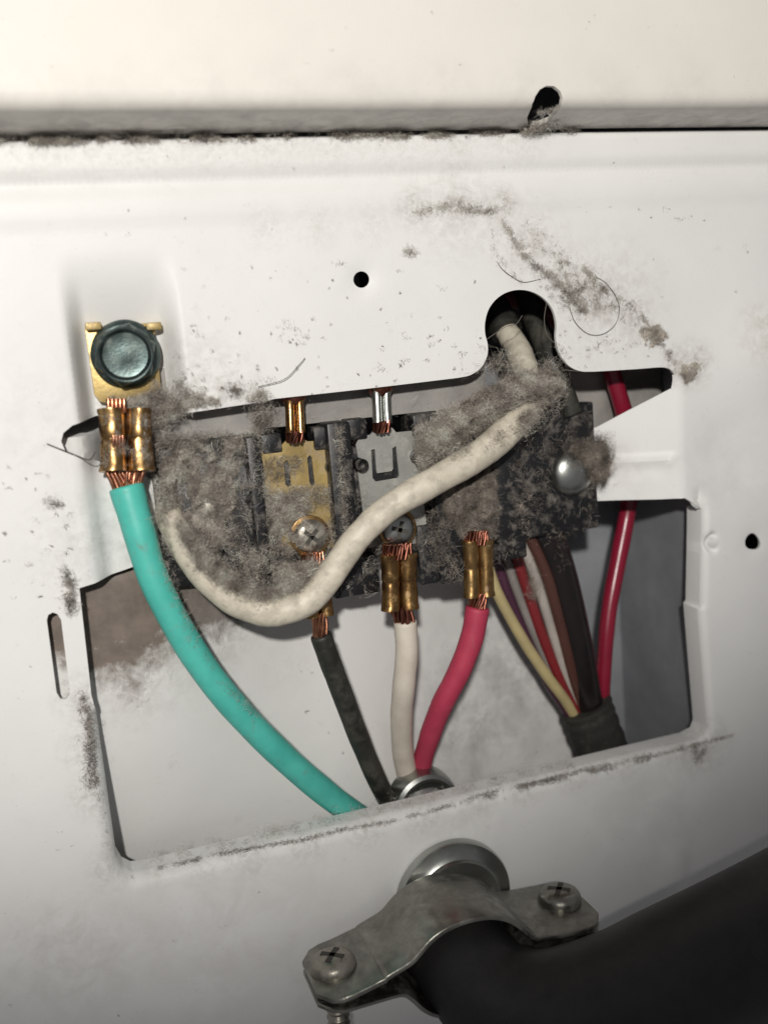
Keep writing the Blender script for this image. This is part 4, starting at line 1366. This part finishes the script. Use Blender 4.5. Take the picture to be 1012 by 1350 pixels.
# gap under the cover
gap = [(-40, 185), (120, 183), (300, 180), (480, 177), (640, 174), (760, 171)]
lint_object("lint", [
    along(gap, 6500, 3.4, 3, 12, 8, .25, gaps=.38, nscale=26, seed=13),
    along([(-40, 187), (300, 183), (640, 178)], 2200, 2.6, -1, 2, 7, .24, gaps=.46, nscale=20, seed=14, flat=.6),
    along([(-40, 176), (300, 172), (560, 169)], 1500, 5, 2, 12, 12, .24, gaps=.44, nscale=36, seed=15),
    along([(690, 172), (712, 168), (740, 165), (762, 170)], 800, 4, -4, 16, 12, .24, gaps=.34, seed=16),
], LINT, "line of dusty lint packed along the gap under the top cover")
lint_object("lint", [
    along([(708, 150), (724, 147), (738, 141)], 260, 2.2, -60, 14, 8, .22, gaps=.25),
    along([(702, 166), (718, 164), (738, 160)], 420, 4, -10, 26, 12, .22, gaps=.34),
], LINT_PALE, "pale tuft of lint sitting in the cover's keyhole")
# trail across the panel
def wander(path, amp):
    q = np.array(dens(path, 6.0, closed=False))
    n = len(q)
    k = np.cumsum(rng.normal(0, amp, (n, 2)), axis=0)
    k -= np.linspace(0, 1, n)[:, None] * k[-1]
    return [tuple(p) for p in q + k * .5]


net = []
for path, n, spread, amp in (
        ([(550, 276), (597, 273), (632, 277), (668, 274)], 1300, 3.0, 1.2), ([(560, 271), (640, 268), (700, 266)], 320, 2.6, 1.0),
        ([(585, 276), (620, 270), (650, 276)], 700, 3.6, 1.4),
        ([(663, 290), (675, 310), (700, 343), (723, 366), (748, 388), (772, 411)], 1500, 2.2, 1.3), ([(666, 300), (690, 330), (712, 352)], 500, 2.6, 1.6),
        ([(721, 330), (738, 343), (753, 353), (784, 368), (804, 388), (830, 405)], 800, 1.8, 1.5), ([(740, 345), (765, 380), (770, 412)], 700, 2.8, 2.2),
        ([(715, 362), (735, 378), (758, 392), (768, 412)], 1500, 5.0, 2.0), ([(726, 372), (750, 395), (766, 405)], 1100, 6.5, 1.5),
        ([(769, 353), (781, 370), (791, 384), (776, 385), (760, 372)], 600, 2.4, 1.6), ([(790, 370), (806, 392), (812, 410)], 260, 2.0, 1.4),
        ([(832, 404), (849, 424), (858, 438)], 380, 1.8, 1.2), ([(866, 445), (878, 456), (886, 478), (893, 488)], 700, 2.6, 1.2),
        ([(658, 338), (668, 358), (690, 373)], 120, 1.6, 1.4), ([(690, 300), (720, 322), (742, 338)], 160, 6.0, 3.0),
        ([(650, 300), (652, 330), (662, 350)], 110, 2.2, 1.5), ([(735, 455), (745, 468), (752, 462)], 150, 3.0, 1.5), ([(800, 452), (830, 455), (846, 450)], 70, 1.4, 1.2)):
    net.append(along(wander(path, amp * 1.9), int(n * .62), spread * 1.25, -.4, 4, 6.5, .21, gaps=.36, nscale=9, seed=21 + len(net), flat=.65))
lint_object("lint", net + [
    along([(690, 325), (740, 355), (790, 380), (830, 410)], 900, 13, -.4, 3, 9, .17, gaps=.45, nscale=13, seed=27, flat=.7),
    along([(730, 365), (790, 372), (800, 400), (770, 412)], 400, 8, -.4, 3, 14, .16, curl=.5, gaps=.45, nscale=16, seed=28, flat=.7),
    pad([(845, 431), (866, 428), (882, 444), (870, 459), (849, 455)], 0, 4, 1500, 9, .30, 25, edge=9, step=1.5, fine=1.0, length=6, rad=.2, loft=3),
    pad([(898, 480), (940, 472), (924, 492), (904, 503), (893, 494)], -1, 4, 1800, 9, .30, 26, edge=9, step=1.5, fine=1.0, length=6, rad=.2, loft=3),
    along([(536, 331), (546, 333)], 220, 3.5, -.4, 4, 6, .22, gaps=.2, flat=.6),
], LINT, "trail of lint tufts straggling across the panel to the right of the keyhole")
# left of the opening, lower edge
lint_object("lint", [
    along([(90, 748), (92, 775), (94, 806)], 900, 5.0, 0, 6, 8, .22, gaps=.36, nscale=12),
    along([(112, 918), (115, 960), (119, 1000), (123, 1050)], 1900, 5.0, 4, 10, 11, .22, gaps=.34, nscale=14, seed=31),
    along([(121, 1000), (130, 1060), (138, 1120)], 700, 4, 8, 8, 8, .2, gaps=.3, nscale=12),
    along([(65, 660), (80, 664)], 160, 4, -.4, 2, 7, .24, gaps=.4, flat=.8),
], LINT_DARK, "dark lint tufts along the opening's upright edge next to the slot")
lipc = [(210, 1144), (300, 1124), (360, 1113), (400, 1107), (450, 1094), (520, 1082), (600, 1060), (640, 1046), (720, 1028), (800, 1008), (880, 992), (965, 969)]
lint_object("lint", [
    along(lipc, 4200, 1.7, 3, 5, 5, .22, gaps=.30, nscale=16, seed=41, flat=.4),
    along([(640, 1050), (720, 1030), (850, 1000), (900, 985)], 1400, 3, 3, 5, 7, .24, gaps=.40, nscale=20, seed=42),
    along([(915, 980), (920, 1005), (930, 985)], 300, 3, -.4, 4, 8, .24, gaps=.3, flat=.6),
], LINT_DARK, "crumbly line of dust along the opening's bottom lip")
lint_object("lint", [
    along([(200, 1132), (330, 1103), (460, 1072), (560, 1052), (660, 1028), (760, 1004)], 4200, 6, 22, 12, 5, .2, gaps=.36, nscale=18, seed=43, flat=.2),
], LINT_PALE, "pale dust film on the bottom lip's rounded edge")
# loose pale wisps
lint_object("lint", [
    mound([(206, 590), (345, 575), (350, 760), (300, 780), (215, 690)], 600, 10, 16, 22, .40, 51, 24, .14, curl=.6, soft=5),
    mound([(345, 590), (560, 570), (560, 720), (350, 740)], 300, 14, 12, 22, .42, 52, 24, .13, curl=.6, soft=5),
    mound([(560, 560), (730, 500), (780, 540), (780, 700), (600, 720)], 130, 20, 30, 30, .40, 53, 22, .13, curl=.6, soft=6),
    along([(201, 655), (211, 720), (232, 790), (262, 850)], 240, 4, -18, 10, 12, .22, curl=.4, gaps=.36, nscale=18),
    along([(300, 540), (340, 560), (420, 545), (560, 540)], 70, 8, 22, 20, 20, .16, curl=.5, gaps=.3),
    along([(240, 520), (320, 515), (350, 520)], 200, 6, 0, 6, 14, .2, curl=.4, gaps=.35),
    mound([(575, 715), (660, 720), (690, 760), (560, 770)], 80, 0, 10, 20, .4, 54, 20, .13, curl=.5),
], LINT_PALE, "loose pale wisps of lint strung over the terminal block")
# small specks over panel and plate
lint_object("dust_specks", [
    specks([(230, 340), (640, 330), (640, 500), (350, 520), (230, 500)], 60, seed=1, nscale=60, rad=.3, length=4.5, size=3),
    specks([(355, 428), (405, 428), (405, 466), (355, 466)], 10, seed=2, per=(6, 18), size=5, rad=.3, length=5),
    specks([(510, 440), (640, 440), (640, 490), (480, 495)], 16, seed=3, per=(5, 16), size=4, rad=.3, length=5),
    specks([(0, 600), (100, 600), (100, 800), (0, 800)], 26, seed=4, per=(3, 14), size=4, rad=.3, length=5),
    specks([(640, 270), (1000, 270), (1000, 470), (760, 480), (740, 400)], 26, seed=5, nscale=50, rad=.28, length=5, size=3),
    specks([(0, 190), (1000, 190), (1000, 300), (0, 320)], 26, seed=6, per=(1, 5), rad=.28, length=4, size=3),
    specks([(735, 440), (880, 440), (880, 480), (760, 485)], 14, seed=7, per=(4, 12), rad=.3, length=5),
    specks([(0, 800), (60, 800), (130, 1140), (500, 1200), (380, 1340), (0, 1340)], 18, seed=8, per=(1, 5), rad=.3, length=4, size=3),
    specks([(230, 480), (360, 480), (350, 525), (240, 525)], 40, seed=9, per=(4, 14), size=4, rad=.28, length=6),
    specks([(0, 10), (1000, 10), (1000, 110), (0, 110)], 14, base=CVD - .8, seed=10, per=(1, 4), length=4, rad=.25, size=2),
], LINT_DARK, "scattered dark specks of lint on the white panel")
lint_object("dust_specks", [
    specks([(160, 960), (300, 930), (420, 1020), (300, 1090), (180, 1110)], 30, base=PD - 6, seed=11, per=(2, 9), size=4, rad=.3),
    specks([(560, 830), (740, 830), (740, 990), (600, 1000)], 18, base=PD - 6, seed=12, per=(2, 8), size=4, rad=.3),
    specks([(340, 840), (420, 830), (480, 1000), (430, 1000)], 14, base=PD - 6, seed=13, per=(2, 8), size=4, rad=.3),
], LINT_DARK, "scattered dust specks on the inner plate")


def hair(name, path, rad, m, label):
    mb = MB().tube(spline(px(path), 8), rad, n=6)
    o = mb.build(name, m, None, smooth=70)
    return props(o, label, "hair")


hair("hair_strand", [(750, 405, -2), (758, 425, -3), (775, 440, -3), (795, 440, -3), (812, 425, -3), (815, 400, -3), (800, 375, -2), (785, 365, -2)], .36, LINT_DARK, "long dark hair curled in a loop on the panel by the keyhole")
hair("hair_strand", [(640, 448, 4), (655, 438, -2), (668, 430, -6), (680, 427, -5), (688, 416, 0)], .5, LINT_PALE, "pale hair stretched across the keyhole's dark mouth")
hair("hair_strand", [(720, 400, 4), (717, 420, 0), (720, 440, -2), (730, 452, 0)], .5, LINT_PALE, "short pale hair down the keyhole's far edge")
hair("hair_strand", [(62, 585, 1), (100, 600, -2), (118, 606, -3), (126, 596, -3)], .7, LINT_DARK, "thin dark hair on the notch beside the ground lug")
hair("hair_strand", [(340, 510, -1), (375, 500, -3), (395, 480, -3), (402, 472, -1)], .45, LINT_DARK, "faint hair curving over the panel above the brass plate")
hair("hair_strand", [(655, 345, -1), (662, 355, -2), (675, 365, -2), (690, 372, -2), (712, 368, -1)], .34, LINT_DARK, "dark hair lying on the panel just above the keyhole")
print("lint triangles:", N_LINT[0])
